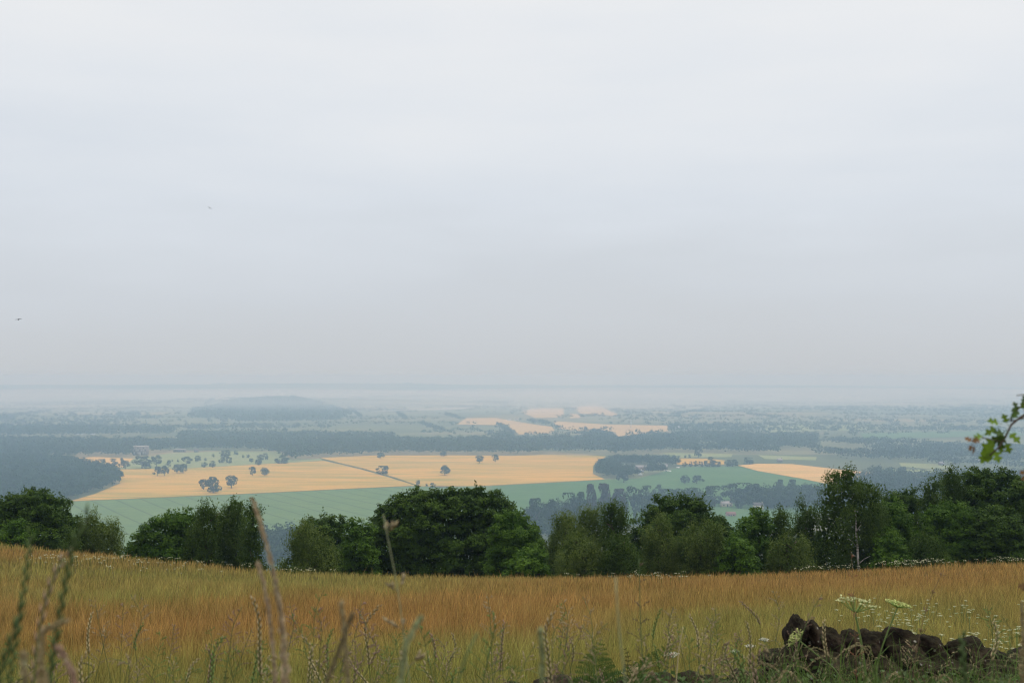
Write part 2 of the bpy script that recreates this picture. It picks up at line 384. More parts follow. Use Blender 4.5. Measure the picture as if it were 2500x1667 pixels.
crop('pasture', [(2100, 1058), (2480, 1050), (2500, 1062), (2110, 1072)], G2, 'hazy green pasture beside the hawthorn twig', 'pasture')
crop('lawn', [(1720, 1258), (1860, 1246), (1960, 1252), (1960, 1290), (1700, 1300)], G2, 'light green paddock around the red barn', 'paddock', .9)
crop('pasture', [(1530, 1238), (1568, 1236), (1580, 1272), (1525, 1275)], G2, 'small light green pasture gap behind the dark sycamore', 'pasture', .9)
# grassy bank and ditch along the farm track
tk, nt, out = newmat('track_grass'); principled(nt, out, mixc(nt, noise_(nt, mapping(nt), .2, 4), (.10, .115, .035), (.17, .16, .06)), .95, 0)
tp = [P(X, Y) for X, Y in ((781, 1119), (830, 1132), (890, 1146.5), (960, 1166.5), (1020, 1186))]
mb = MB()
for i in range(len(tp) - 1):
    a, b = tp[i], tp[i + 1]; s = unit(np.cross(b - a, [0, 0, 1.])); ww = 1.4
    q = [a - s * ww, a + s * ww, b + s * ww, b - s * ww]
    lo = [(p[0], p[1], PZ - .2) for p in q]; hi = [(p[0] * .6 + c[0] * .4, p[1] * .6 + c[1] * .4, PZ + 1.3) for p, c in zip(q, (a, a, b, b))]
    mb.add(lo + hi, np.array([(4, 5, 6, 7), (0, 1, 5, 4), (1, 2, 6, 5), (2, 3, 7, 6), (3, 0, 4, 7)]))
tag(mb.build('track_verge', tk), 'overgrown grassy verge of the farm track dividing the two golden fields', 'verge', kind='structure')

# ------------------------------------------------------------------ woods and far trees
def canopy(x, y, z, Rr, H, nq, size, g, flat=.42):
    """many tree crowns of outward facing leaf clumps; returns verts, faces, tint"""
    n = len(x)
    d = g.normal(size=(n, nq, 3)); d[..., 2] = np.abs(d[..., 2]) * 1.1 - .35
    d = unit(d)
    lump = 1 + .16 * np.sin(d[..., 0] * 4 + g.uniform(0, 6, (n, 1))) * np.sin(d[..., 1] * 4 + g.uniform(0, 6, (n, 1))) + g.normal(0, .08, (n, nq))
    Rr = np.broadcast_to(Rr, (n,)); H = np.broadcast_to(H, (n,))
    hh = H * flat
    C = np.stack([x[:, None] + d[..., 0] * Rr[:, None] * lump, y[:, None] + d[..., 1] * Rr[:, None] * lump,
                  (z + H - hh)[:, None] + d[..., 2] * hh[:, None] * lump], -1).reshape(-1, 3)
    nn = d.reshape(-1, 3) + g.normal(0, .35, (n * nq, 3))
    sz = size * g.uniform(.6, 1.3, n * nq)
    V, f = leafq(C, nn, sz, sz * .8, 0, g)
    t = np.clip(np.repeat(g.uniform(0, .8, n), nq) + g.normal(0, .22, n * nq), 0, 1)
    return V, f, np.repeat(t, 4)[:, None].repeat(3, 1)
def fill(polys, spacing, g, thin=None):
    xs, ys = [], []
    for pl in polys:
        pl = planpoly(pl); a = np.array(pl); lo, hi = a.min(0), a.max(0)
        gx, gy = np.meshgrid(np.arange(lo[0], hi[0], spacing), np.arange(lo[1], hi[1], spacing))
        gx = gx.ravel() + g.uniform(-.45, .45, gx.size) * spacing; gy = gy.ravel() + g.uniform(-.45, .45, gy.size) * spacing
        k = inpoly(gx, gy, pl); xs.append(gx[k]); ys.append(gy[k])
    return np.concatenate(xs), np.concatenate(ys)
def wood(name, polys, spacing, Rr, H, nq, size, label, seed, cat='wood', mat='far', keep=1.0):
    spacing, Rr, H, size = spacing * VS, Rr * VS, H * VS, size * VS
    g = np.random.default_rng(seed); x, y = fill(polys, spacing, g)
    if keep < 1:
        v = np.array([mnoise.noise((a / 160, b / 160, seed)) for a, b in zip(x, y)]); k = v > np.quantile(v, 1 - keep); x, y = x[k], y[k]
    z = hgt(x, y); n = len(x)
    V, f, t = canopy(x, y, z, Rr * g.uniform(.7, 1.2, n), H * g.uniform(.75, 1.15, n), nq, size, g)
    return tag(link(name, mesh(name, V, f, M[mat], t)), label, cat, kind='stuff')
wood('wood', [[(-250, 1330), (0, 1292), (120, 1240), (165, 1225), (229, 1206), (290, 1182), (291, 1172), (283, 1161), (266, 1153), (245, 1148), (222, 1143), (200, 1138), (172, 1132), (140, 1127), (60, 1121), (-250, 1118)]], 9.5, 6.3, 13, 95, 2.3, 'dense dark wood filling the left of the valley beside the wheat', 1)
wood('wood', [[(-200, 1117), (160, 1119), (225, 1116), (318, 1117), (322, 1100), (362, 1100), (366, 1108), (420, 1103), (480, 1102), (560, 1101.5), (655, 1103), (708, 1126), (777, 1117), (926, 1111.5), (1100, 1110.5), (1250, 1112), (1330, 1110), (1330, 1080), (900, 1084), (600, 1086), (-200, 1080)]], 13, 8.2, 15.5, 40, 3.2, 'long dark belt of woodland across the valley behind the golden fields', 2)
wood('wood', [[(1330, 1078), (1330, 1109), (1480, 1106), (1500, 1112), (1610, 1104), (1800, 1106), (1990, 1113), (1995, 1070), (1700, 1066), (1480, 1080)]], 14, 8, 15, 36, 3.3, 'hazy woodland belt stretching right of the golden field', 3, keep=.85)
wood('wood', [[(-200, 1052), (300, 1049), (420, 1053), (420, 1064), (200, 1067), (-200, 1068)]], 22, 12, 16, 24, 5, 'hazy blue wood on the far rise at the left', 4)
wood('wood', [[(440, 1062), (700, 1064), (960, 1068), (960, 1080), (440, 1082)]], 20, 11, 15, 26, 4.6, 'hazy wood behind the long woodland belt', 5)
wood('wood', [[(480, 1003), (560, 990), (700, 986), (780, 992), (860, 1010), (820, 1030), (600, 1034), (470, 1022)]], 34, 19, 17, 18, 8, 'faint blue wooded hill rising from the mist', 6)
wood('wood', [[(1990, 1078), (2200, 1084), (2330, 1096), (2500, 1098), (2500, 1148), (2330, 1140), (2190, 1128), (2060, 1122), (1990, 1112)]], 15, 8.5, 14, 34, 3.2, 'patchy hazy woodland under the hawthorn twig', 7, keep=.62)
wood('wood', [[(2098, 1176), (2128, 1168), (2133, 1160), (2156, 1164), (2250, 1172), (2520, 1168), (2700, 1290), (2050, 1290), (2040, 1200)]], 9, 4.6, 14, 48, 2.0, 'dark plantation showing between the right hand hedgerow trees', 8)
wood('wood', [[(1230, 1325), (1300, 1262), (1450, 1250), (1520, 1236), (1530, 1276), (1400, 1330)], [(1560, 1236), (1720, 1226), (1740, 1250), (1690, 1262), (1570, 1268)], [(1800, 1222), (1900, 1210), (2020, 1212), (2100, 1240), (2000, 1250), (1870, 1244), (1810, 1246)]], 10, 6, 14, 70, 2.2, 'grey-green wood below the farm, beyond the hedgerow trees', 9)
wood('wood', [[(560, 1345), (640, 1322), (720, 1312), (800, 1330), (800, 1395), (560, 1395)]], 9, 5.6, 12, 110, 1.9, 'blue-green wood seen through the gap between two hedgerow trees', 10)
wood('grove', [[(1457, 1150), (1464, 1162), (1488, 1168), (1535, 1170), (1562, 1163), (1536, 1156), (1520, 1151), (1510, 1146), (1500, 1140), (1470, 1138)], [(1470, 1138), (1510, 1128), (1600, 1128), (1650, 1134), (1664, 1141.5), (1590, 1137.5), (1500, 1138)], [(1574, 1160), (1582, 1154), (1618, 1152), (1624, 1156), (1600, 1162)]], 8.5, 5.8, 12.5, 80, 2.0, 'dark grove sheltering the farm buildings', 12)
wood('copse', [[(1255, 1063), (1190, 1068), (1225, 1076), (1262, 1074)], [(1420, 1063), (1470, 1060), (1500, 1070), (1470, 1078), (1425, 1075)], [(1300, 1036), (1345, 1041), (1360, 1050), (1345, 1040), (1290, 1030)]], 16, 9, 14, 36, 3.6, 'small hazy copses edging the pink wheat fields', 13)
# scattered hedgerow trees of the far plain
def far_hedges():
    g = np.random.default_rng(21); xs, ys = [], []
    for i in range(330):
        d = math.exp(g.uniform(math.log(2450), math.log(15000))); u = g.uniform(-.62, .62)
        a = g.normal(.05, .16) if g.random() < .74 else g.normal(1.5, .3)
        L = g.uniform(120, 700); t = np.arange(0, L, 11); t = t[g.random(len(t)) < .75]
        xs.append(u * d + np.cos(a) * t + g.normal(0, 2, len(t))); ys.append(d + np.sin(a) * t + g.normal(0, 2, len(t)))
    for i in range(150):
        d = math.exp(g.uniform(math.log(2600), math.log(14000))); u = g.uniform(-.62, .62); n = int(g.integers(6, 70)); s = g.uniform(15, 90)
        xs.append(u * d + g.normal(0, s * 1.7, n)); ys.append(d + g.normal(0, s, n))
    for i in range(160):
        d = g.uniform(2450, 6000); xs.append(np.array([g.uniform(-.5, .5) * d])); ys.append(np.array([d]))
    x = np.concatenate(xs) * VS; y = np.concatenate(ys) * VS; k = np.ones(len(x), bool)
    for pp in FARF: k &= ~inpoly(x, y, planpoly(pp))
    k &= ~((x / y > -.05) & (y < 2600 * VS) & (x / y < .01))
    x, y = x[k], y[k]; n = len(x)
    V, f, t = canopy(x, y, hgt(x, y), g.uniform(4, 8, n) * VS, g.uniform(6, 14, n) * VS, 16, 4.2 * VS, g)
    tag(link('hedgerow_trees', mesh('hedgerow_trees', V, f, M['far'], t)), 'countless hazy hedges and hedgerow trees over the far plain', 'hedges', kind='stuff')
far_hedges()

# parkland trees: one of each kind, copied
def park_proto(seed, prof, skirt=False):
    """crown of many leaf clumps on a short trunk, about 1 unit wide and 1 high"""
    g = np.random.default_rng(seed); mb = MB()
    base = .03 if skirt else .2
    lobes = []
    for i in range(15):
        t = g.uniform(0, 1); r = prof(t) * g.uniform(.35, .8); a = g.uniform(0, 6.28)
        lobes.append((r * math.cos(a) * .5, r * math.sin(a) * .5, base + .1 + t * (.86 - base), g.uniform(.13, .2)))
    per = 60
    for cx, cy, cz, rr in lobes:
        d = unit(g.normal(size=(per, 3)) + np.array([cx, cy, (cz - .5)]) * 2.2)
        C = np.array([cx, cy, cz]) + d * rr * g.uniform(.8, 1.08, (per, 1)); C[:, 2] = np.clip(C[:, 2], base * .8, 1.0)
        sz = g.uniform(.055, .11, per)
        t = np.clip(g.uniform(0, .6) + g.normal(0, .2, per), 0, 1)
        mb.leaves(C, d + g.normal(0, .3, (per, 3)), sz, sz * .8, t[:, None].repeat(3, 1), 0, g)
    c = mb.mesh('crown', M['far'])
    tb = MB().tube([(0, 0, -.04), (.005, 0, .12), (-.004, .005, .3), (.01, 0, .6)], [.045, .032, .026, .012], 7)
    for k in range(4):
        a = k * 1.6 + g.uniform(0, 1); tb.tube([(0, 0, .24 + .05 * k), (.12 * math.cos(a), .12 * math.sin(a), .4 + .05 * k), (.24 * math.cos(a), .24 * math.sin(a), .52 + .06 * k)], [.02, .013, .006], 5)
    return c, tb.mesh('trunk', M['bark'])
dome = lambda t: math.sqrt(max(0, 1 - (max(t - .3, 0) / .75) ** 2)) * (1 if t > .3 else .8 + .66 * t)
mush = lambda t: math.sqrt(max(0, 1 - (max(t - .2, 0) / .85) ** 2)) * (1.0 if t > .15 else .6 + 2 * t)
tall = lambda t: (1 - .8 * t) * 1.05
PR = {'oak': [park_proto(s, dome) for s in (31, 32, 33)], 'mush': [park_proto(s, mush) for s in (34, 35)], 'bush': [park_proto(s, dome, True) for s in (36, 37, 38)], 'tall': [park_proto(39, tall, True)]}
cnt = {}
def park_tree(X, Y, wpx, hpx, kind, label, name='park_tree', group='parkland trees in the valley', z=PZ, purple=False):
    p = P(X, Y, z); s = p[1] / F; i = cnt.get(kind, 0); cnt[kind] = i + 1
    c, t = PR[kind][i % len(PR[kind])]
    e = link(name, None, loc=(p[0], p[1], z + .1)); tag(e, label, 'tree', group)
    e.empty_display_size = .1
    sc = (wpx * s / .92, wpx * s / .92, hpx * s / .98); rz = (0, 0, i * 1.37)
    link('crown', c, e, rot=rz, scale=sc)
    if hpx > 8: link('trunk', t, e, rot=rz, scale=sc)
    return e
PARK = [
 (497, 1196, 24, 25, 'oak', 'layered oak at the left of the tight clump of three in the golden field'),
 (520, 1203.5, 40, 31, 'bush', 'big dense tree skirted to the ground, front of the clump of three'),
 (519, 1194, 24, 29, 'oak', 'oak whose top rises behind the clump of three in the golden field'),
 (565, 1192, 31, 31, 'oak', 'tall round oak alone just right of the clump of three'),
 (617, 1162, 20, 22, 'oak', 'left oak of the small pair in the middle of the golden field'),
 (645, 1162, 23, 20, 'mush', 'flat-topped right oak of the small pair in the middle of the golden field'),
 (384, 1162, 22, 22, 'oak', 'left oak of the close pair below the mansion'),
 (402, 1162, 23, 25, 'oak', 'right, taller oak of the close pair below the mansion'),
 (432, 1155, 25, 21, 'mush', 'left of two broad oaks whose crowns merge at the top of the golden field'),
 (447, 1155, 27, 22, 'mush', 'right of two broad oaks whose crowns merge at the top of the golden field'),
 (411, 1141, 15, 17, 'oak', 'small round tree just above the close pair of oaks'),
 (456, 1136, 24, 21, 'oak', 'upright tree standing behind the two merged oaks'),
 (382, 1139, 26, 27, 'oak', 'dark tree touching the big rounded thicket below the mansion'),
 (347, 1143.5, 48, 31, 'bush', 'big rounded dark thicket in front of the mansion'),
 (307, 1145, 24, 20, 'oak', 'spreading tree left of the big rounded thicket'),
 (297, 1141, 16, 22, 'tall', 'slim tree behind the spreading tree left of the thicket'),
 (273, 1144, 30, 24, 'bush', 'broad dark tree at the upper left corner of the golden field'),
 (247, 1142, 24, 21, 'bush', 'dark tree between the wood and the upper left field corner'),
 (483, 1127, 18, 15, 'bush', 'leaning bushy tree alone in the pale park'),
 (435, 1128, 7, 7, 'bush', 'tiny round bush in the pale park right of the mansion'),
 (421, 1127, 5, 5, 'bush', 'tiniest bush in the pale park right of the mansion'),
 (499, 1141, 16, 13, 'bush', 'left of two round bushes on the park edge of the golden field'),
 (518, 1140.6, 18, 15, 'bush', 'right of two round bushes on the park edge of the golden field'),
 (501, 1125, 8, 7, 'bush', 'small round bush above the two round bushes'),
 (520, 1116, 8, 8, 'bush', 'small pale bush close to the wood in the park'),
 (540, 1130, 15, 13, 'bush', 'left tree of the dark trio in the pale park'),
 (552, 1130, 15, 18, 'oak', 'middle, tallest tree of the dark trio in the pale park'),
 (560, 1131, 15, 14, 'bush', 'right tree of the dark trio in the pale park'),
 (551, 1115, 32, 16, 'bush', 'wide dark clump against the wood above the park trio'),
 (577, 1110, 14, 9, 'bush', 'low clump against the wood right of the wide dark clump'),
 (594, 1118, 7, 7, 'bush', 'small round shrub, left of two in the upper park'),
 (606, 1118, 9, 9, 'bush', 'small round shrub, right of two in the upper park'),
 (614, 1129, 13, 10, 'mush', 'low spreading tree just left of the stacked park trees'),
 (631, 1135.5, 20, 20, 'bush', 'lowest of the stacked dark trees at the park edge'),
 (635, 1124, 19, 14, 'bush', 'middle one of the stacked dark trees at the park edge'),
 (648, 1122, 16, 16, 'bush', 'top right one of the stacked dark trees at the park edge'),
 (688, 1131.5, 38, 20, 'bush', 'wide dark thicket at the corner where the park meets the wood'),
 (934.5, 1158.5, 34, 21, 'bush', 'wide rounded thicket beside the farm track'),
 (1086, 1160, 30, 23, 'mush', 'lone spreading oak in the golden field right of the track'),
 (1171, 1131, 22, 19, 'oak', 'left oak of the pair at the far edge of the golden field'),
 (1210, 1128, 20, 18, 'oak', 'right oak of the pair at the far edge of the golden field'),
 (928, 1120, 22, 15, 'mush', 'oak at the wood edge at the top of the golden field'),
 (1083, 1115, 20, 14, 'mush', 'oak half lost against the woodland belt above the lone oak'),
 (1021, 1184, 13, 12, 'bush', 'left bush at the bottom end of the farm track'),
 (1042, 1187, 7, 7, 'bush', 'smallest bush at the bottom end of the farm track'),
 (1057, 1191, 15, 12, 'bush', 'right bush at the bottom end of the farm track'),
 (1523, 1178, 34, 27, 'mush', 'spreading oak in the green field in front of the farm grove'),
 (1672, 1181, 28, 20, 'mush', 'left of two spreading oaks in the green field below the farm'),
 (1701, 1181, 31, 20, 'mush', 'right of two spreading oaks in the green field below the farm'),
 (1672, 1140, 14, 12, 'bush', 'first round hedgerow tree right of the farmhouse'),
 (1686, 1140, 12, 13, 'bush', 'second round hedgerow tree right of the farmhouse'),
 (1698, 1139, 12, 13, 'bush', 'third round hedgerow tree right of the farmhouse'),
 (1711, 1140, 15, 14, 'bush', 'round hedgerow tree touching the tall thicket'),
 (1733, 1140, 32, 24, 'bush', 'tall peaked thicket in the hedgerow right of the farmhouse'),
 (1752, 1140, 19, 13, 'bush', 'round tree at the right end of the farm hedgerow'),
 (1788, 1139, 40, 17, 'bush', 'broad thicket left of the curving orange field'),
 (1830, 1133, 30, 16, 'bush', 'thicket at the top of the curving orange field'),
 (1647, 1117.5, 8, 7, 'bush', 'first of four small trees on the pale pasture strip'),
 (1657, 1117.5, 8, 6, 'bush', 'second of four small trees on the pale pasture strip'),
 (1673, 1117.5, 7, 7, 'bush', 'third of four small trees on the pale pasture strip'),
 (1683, 1117.5, 9, 8, 'bush', 'rightmost of four small trees on the pale pasture strip'),
 (1705, 1116, 28, 24, 'tall', 'tall hazy tree splitting the pale pasture strip'),
 (1500, 1105, 15, 13, 'bush', 'round hazy tree rising behind the farm grove'),
 (1905, 1206, 30, 34, 'tall', 'left half of the square-topped dark clump in the lower green field'),
 (1935, 1206, 30, 34, 'tall', 'right half of the square-topped dark clump in the lower green field'),
 (1608, 1212, 33, 28, 'bush', 'rounded dark tree in the green field above the dark sycamore'),
 (2175, 1153, 12, 12, 'bush', 'small tree on the long pale strip right of the tall birch'),
 (2205, 1153.5, 22, 15, 'bush', 'bushy tree in the middle of the long pale strip'),
 (2145, 1166, 26, 24, 'bush', 'dark tree between the curving wheat and the short wheat strip'),
]
for a in PARK: park_tree(*a)
# belt of separate trees below the farm
g = np.random.default_rng(5)
BELT = [(1310, 1300, 30, 88, 1), (1345, 1296, 26, 84, 0), (1385, 1282, 32, 84, 1), (1412, 1288, 30, 92, 0), (1442, 1268, 26, 82, 2), (1475, 1262, 34, 78, 2), (1512, 1262, 34, 66, 2), (1545, 1246, 32, 64, 0), (1578, 1240, 36, 58, 0), (1640, 1240, 34, 50, 1), (1668, 1236, 36, 48, 1), (1700, 1236, 34, 48, 0), (1745, 1236, 38, 52, 0), (1785, 1222, 36, 46, 0), (1812, 1228, 40, 52, 0), (1838, 1232, 34, 54, 0), (1800, 1240, 26, 30, 1), (1880, 1240, 36, 50, 0), (1920, 1238, 42, 44, 1), (1962, 1236, 40, 48, 0), (2000, 1232, 40, 46, 0), (1556, 1282, 18, 40, 0)]
for i, (X, Y, ww, hh, k) in enumerate(BELT):
    kind = 'tall' if k == 2 else 'bush'
    e = park_tree(X, Y, ww * (1.5 if k == 2 else 1.45), hh * (1 if k == 2 else .9), kind, 'hazy purplish upright tree in the belt between the farm field and the hedgerow' if k == 2 else 'hazy blue-green tree in the belt between the farm field and the hedgerow', 'valley_tree', 'purplish trees in the belt below the farm' if k == 2 else 'trees in the belt below the farm', PZ)
    if k == 2:
        for ch in e.children:
            if ch.name.startswith('crown'):
                ch.data = ch.data.copy(); ch.data.materials[0] = M['farpurple']

# ------------------------------------------------------------------ valley buildings
def flat(name, c, rough=.8, var=.12):
    return noisy_mat(name, [(.3, tuple(q * (1 - var) for q in c)), (.7, tuple(min(1, q * (1 + var)) for q in c))], .7, rough=rough)
M['stonew'] = flat('pale_stone', (.20, .165, .15)); M['trim'] = flat('stone_trim', (.42, .39, .36)); M['white'] = flat('white_paint', (.8, .8, .78)); M['slate'] = flat('slate_roof', (.17, .15, .15))
M['red'] = flat('red_tile', (.22, .12, .10)); M['cream'] = flat('cream_render', (.55, .5, .36)); M['steel'] = flat('galvanised_steel', (.62, .64, .65), .4)
M['glass'] = flat('dark_glass', (.05, .06, .07), .15); M['blind'] = flat('pale_blind', (.34, .34, .33)); M['roofpale'] = flat('fibre_roof', (.36, .33, .33)); M['tyre'] = flat('tyre', (.02, .02, .02)); M['brickw'] = flat('pinkish_brick', (.36, .25, .21))
def root(name, X, Y, label, cat, rz=0, group=None, z=PZ):
    p = P(X, Y, z); e = link(name, None, loc=(p[0], p[1], z), rot=(0, 0, rz), scale=(VS, VS, VS)); return tag(e, label, cat, group)
def house(X, Y, w, d, h, rh, label, wall, roof, name='house', rz=0, group=None, nwin=3, chim=True):
    e = root(name, X, Y, label, 'house', rz, group)
    m = MB().box(-w / 2, w / 2, 0, d, 0, h)
    for s in (-1, 1): m.add([(s * w / 2, 0, h), (s * w / 2, d, h), (s * w / 2, d / 2, h + rh)], np.array([(0, 1, 2)]))
    m.build('wall', M[wall], e)
    o = .35; r = MB()
    for s in (0, 1):
        y0 = -o if s == 0 else d + o; zz = h - o * rh / (d / 2)
        r.add([(-w / 2 - o, y0, zz + .02), (w / 2 + o, y0, zz + .02), (w / 2 + o, d / 2, h + rh + .02), (-w / 2 - o, d / 2, h + rh + .02), (-w / 2 - o, y0, zz + .22), (w / 2 + o, y0, zz + .22), (w / 2 + o, d / 2, h + rh + .22), (-w / 2 - o, d / 2, h + rh + .22)],
              np.array([(4, 5, 6, 7), (0, 3, 2, 1), (0, 1, 5, 4), (1, 2, 6, 5), (3, 0, 4, 7)]))
    ro = r.build('roof', M[roof], e)
    if chim: MB().box(w / 2 - 1.3, w / 2 - .3, d / 2 - .5, d / 2 + .5, h + rh - .6, h + rh + 1.3).build('chimney', M[wall], ro)
    for k in range(nwin):
        xx = -w / 2 + w * (k + .5) / nwin
        MB().box(xx - .55, xx + .55, -.06, .1, h * .5, h * .5 + 1.3).build('window', M['glass'], e)
    MB().box(-.5, .5, -.07, .1, 0, 2.1).build('door', M['glass'], e)
    return e
# mansion
e = root('mansion', 341, 1111, 'pale three storey mansion with rows of white windows before the wood', 'house', .06)
MB().box(-11.5, 11.5, 0, 13, 0, 14.2).build('wall', M['stonew'], e)
m = MB().box(-11.9, 11.9, -.4, 13.4, 14.2, 15.0); m.build('parapet', M['trim'], e)
m = MB().box(-9, -7.4, 5, 7, 15.0, 17); m.build('chimney', M['stonew'], e); MB().box(7.4, 9, 5, 7, 15, 17).build('chimney', M['stonew'], e)
for fl, (z0, z1) in enumerate(((2.0, 5.2), (7.0, 9.6), (11.2, 12.9))):
    for k in range(7):
        xx = -9 + 3 * k; MB().box(xx - .7, xx + .7, -.1, .2, z0, z1).build('window', M['blind'] if (fl + k) % 3 != 1 else M['glass'], e)
MB().box(-1.6, 1.6, -1.2, -.11, 0, 4.6).build('porch', M['trim'], e)
e = root('orangery', 437, 1103.5, 'long low pale orangery with arches right of the mansion', 'building')
MB().box(-10, 10, 0, 6, 0, 4.6).build('wall', M['stonew'], e); MB().box(-10.3, 10.3, -.3, 6.3, 4.6, 5.1).build('parapet', M['trim'], e)
for k in range(6): MB().box(-8.9 + 3.2 * k, -7.1 + 3.2 * k, -.1, .2, .6, 3.9).build('window', M['glass'], e)
house(478, 1104, 7, 6, 4.2, 1.8, 'small pale lodge right of the orangery', 'stonew', 'slate', nwin=2)
# farm
e = root('grain_silo', 1524, 1150, 'tall white grain silo with conical roof in the farm grove', 'silo')
MB().lathe([(4.0, 0), (4.0, 7.6), (4.0, 7.62)], 28).build('bin', M['white'], e, True)
MB().lathe([(4.25, 7.5), (.5, 9.9), (.5, 10.5), (0, 10.6)], 28).build('roof', M['steel'], e)
lb = MB()
for s in (-.25, .25): lb.box(s - .04, s + .04, -4.16, -4.06, .3, 7.6)
for k in range(18): lb.box(-.21, .21, -4.14, -4.08, .6 + k * .39, .66 + k * .39)
lb.build('ladder', M['steel'], e)
for X, lab in ((1537, 'left small steel silo of two beside the white grain silo'), (1541.5, 'right small steel silo of two beside the white grain silo')):
    e = root('small_silo', X, 1150, lab, 'silo', group='small farm silos')
    MB().lathe([(1.1, 0), (1.1, 3.2)], 18).build('bin', M['steel'], e, True); MB().lathe([(1.2, 3.15), (.1, 4.1), (0, 4.1)], 18).build('roof', M['steel'], e)
house(1571, 1146, 22, 11, 3.6, 1.9, 'long grey-roofed barn in the middle of the farm', 'brickw', 'roofpale', 'barn', -.05, None, 4, False)
house(1552, 1152.5, 22, 9, 2.0, 1.4, 'low pale-roofed shed in front of the farm silos', 'stonew', 'roofpale', 'shed', .03, None, 4, False)
house(1619, 1146.5, 12, 8, 4.6, 2.8, 'pale farmhouse with a steep roof at the right of the farm', 'stonew', 'roofpale', 'house', -.1)
house(1568, 1160, 4, 5, 2.6, 1.6, 'tiny white-gabled outbuilding below the farm barn', 'white', 'slate', 'outbuilding', 1.57, None, 1, False)
def van(X, Y, rz, lab):
    e = root('parked_van', X, Y, lab, 'van', rz, 'white vans parked at the farm')
    prof = [(-2.4, .35), (2.3, .35), (2.4, .95), (1.75, 1.15), (1.2, 1.95), (-2.3, 2.05), (-2.4, 1.2)]
    V = [(x, y, z) for y in (-.9, .9) for x, z in prof]; n = len(prof)
    f4 = np.array([(i, (i + 1) % n, n + (i + 1) % n, n + i) for i in range(n)]); f3 = [(0, i + 1, i) for i in range(1, n - 1)] + [(n, n + i, n + i + 1) for i in range(1, n - 1)]
    MB().add(V, [f4, np.array(f3)]).build('body', M['white'], e)
    for x in (-1.5, 1.5):
        for y in (-.92, .92):
            MB().tube([(x, y - .1, .34), (x, y + .1, .34)], [.34, .34], 12).build('wheel', M['tyre'], e)
van(1627, 1150.5, .1, 'white van parked in front of the farmhouse, left one'); van(1634.5, 1151.5, -.2, 'white van parked in front of the farmhouse, right one'); van(1656, 1142.5, .3, 'white van parked by the round hedgerow trees')
# houses in the lower belt and far off
house(1776, 1238, 11, 7, 3.4, 2.2, 'pale house half hidden in the tree belt above the red barn', 'cream', 'roofpale', rz=.2)
house(1852, 1245, 9.5, 6.5, 4.6, 2.4, 'cream house with a grey roof right of the red barn', 'cream', 'slate', rz=-.1)
house(1786, 1261, 8.5, 6, 2.2, 1.9, 'low barn with a red roof on the light green paddock', 'brickw', 'red', 'barn', .05, None, 2, False)
for X, Y, lab in ((1653, 1046, 'white house at the right end of the pylon field'), (1243, 1027, 'white far cottage at the hedge of the tapering wheat field'), (193, 1060, 'white speck of a house on the far left rise'), (224, 1061, 'second white speck of a house on the far left rise'), (2300, 1136, 'pale house among woods under the hawthorn twig'), (2335, 1132, 'small white house under the hawthorn twig'), (2390, 1128, 'pale house at the right edge of the hazy woods'), (1905, 1128, 'white house on the pasture behind the curving wheat'), (1262, 1026, 'pale cottage beside the white far cottage')):
    house(X, Y, 7 if Y > 1100 else 12, 6, 3.4, 2.2, lab, 'stonew' if Y > 1100 else 'white', 'roofpale', 'cottage', .1, None, 2)
# pylon
e = root('electricity_pylon', 1541, 1047, 'grey lattice electricity pylon in the far pink wheat field', 'pylon')
m = MB(); Hp = 24
for sx_ in (-1, 1):
    for sy_ in (-1, 1): m.tube([(sx_ * 2.6, sy_ * 2.6, 0), (sx_ * 1.0, sy_ * 1.0, 14), (sx_ * .3, sy_ * .3, Hp)], [.2, .16, .12], 4)
for k in range(8):
    z0, z1 = k * 2.6, k * 2.6 + 2.6; a = np.interp(z0, [0, 14, Hp], [2.6, 1, .3]); b = np.interp(z1, [0, 14, Hp], [2.6, 1, .3])
    for s in (-1, 1):
        m.tube([(-a, s * a, z0), (b, s * b, z1)], .1, 4); m.tube([(a, s * a, z0), (-b, s * b, z1)], .1, 4)
m.build('tower', M['steel'], e)
for z0, l in ((14, 4.2), (17.5, 5), (21, 3.6)):
    MB().tube([(-l, 0, z0), (0, 0, z0 + .9), (l, 0, z0)], .14, 4).tube([(-l, 0, z0), (l, 0, z0)], .12, 4).build('crossarm', M['steel'], e)
# low mist lying over the middle distance
mi, nt, out = newmat('mist'); pv = N(nt, 'ShaderNodeVolumePrincipled'); pv.inputs['Color'].default_value = (.74, .81, .90, 1); pv.inputs['Absorption Color'].default_value = (.12, .14, .16, 1)
pv.inputs['Density'].default_value = .00036; sock(nt, pv.outputs[0], out.inputs['Volume'])
for (cx, cy, rx_, ry_, rz_, lb) in ((-1800, 5700, 3700, 2050, 54, 'pale mist lying in the hollow at the left of the valley'), (1900, 7000, 4300, 2500, 46, 'pale mist thinning across the far right of the plain')):
    bm = bmesh.new(); bmesh.ops.create_icosphere(bm, subdivisions=5, radius=1)
    for q in bm.verts:
        k = 1 + .22 * mnoise.noise(q.co * 2.2); q.co = Vector((q.co.x * rx_ * VS * k, q.co.y * ry_ * VS * k, max(q.co.z, -.2) * rz_ * VS * (1 + .5 * mnoise.noise(q.co * 5))))
    me = bpy.data.meshes.new('mist'); bm.to_mesh(me); bm.free(); me.materials.append(mi)
    tag(link('mist', me, loc=(cx * VS, cy * VS, PZ + 14)), lb, 'mist', kind='stuff')
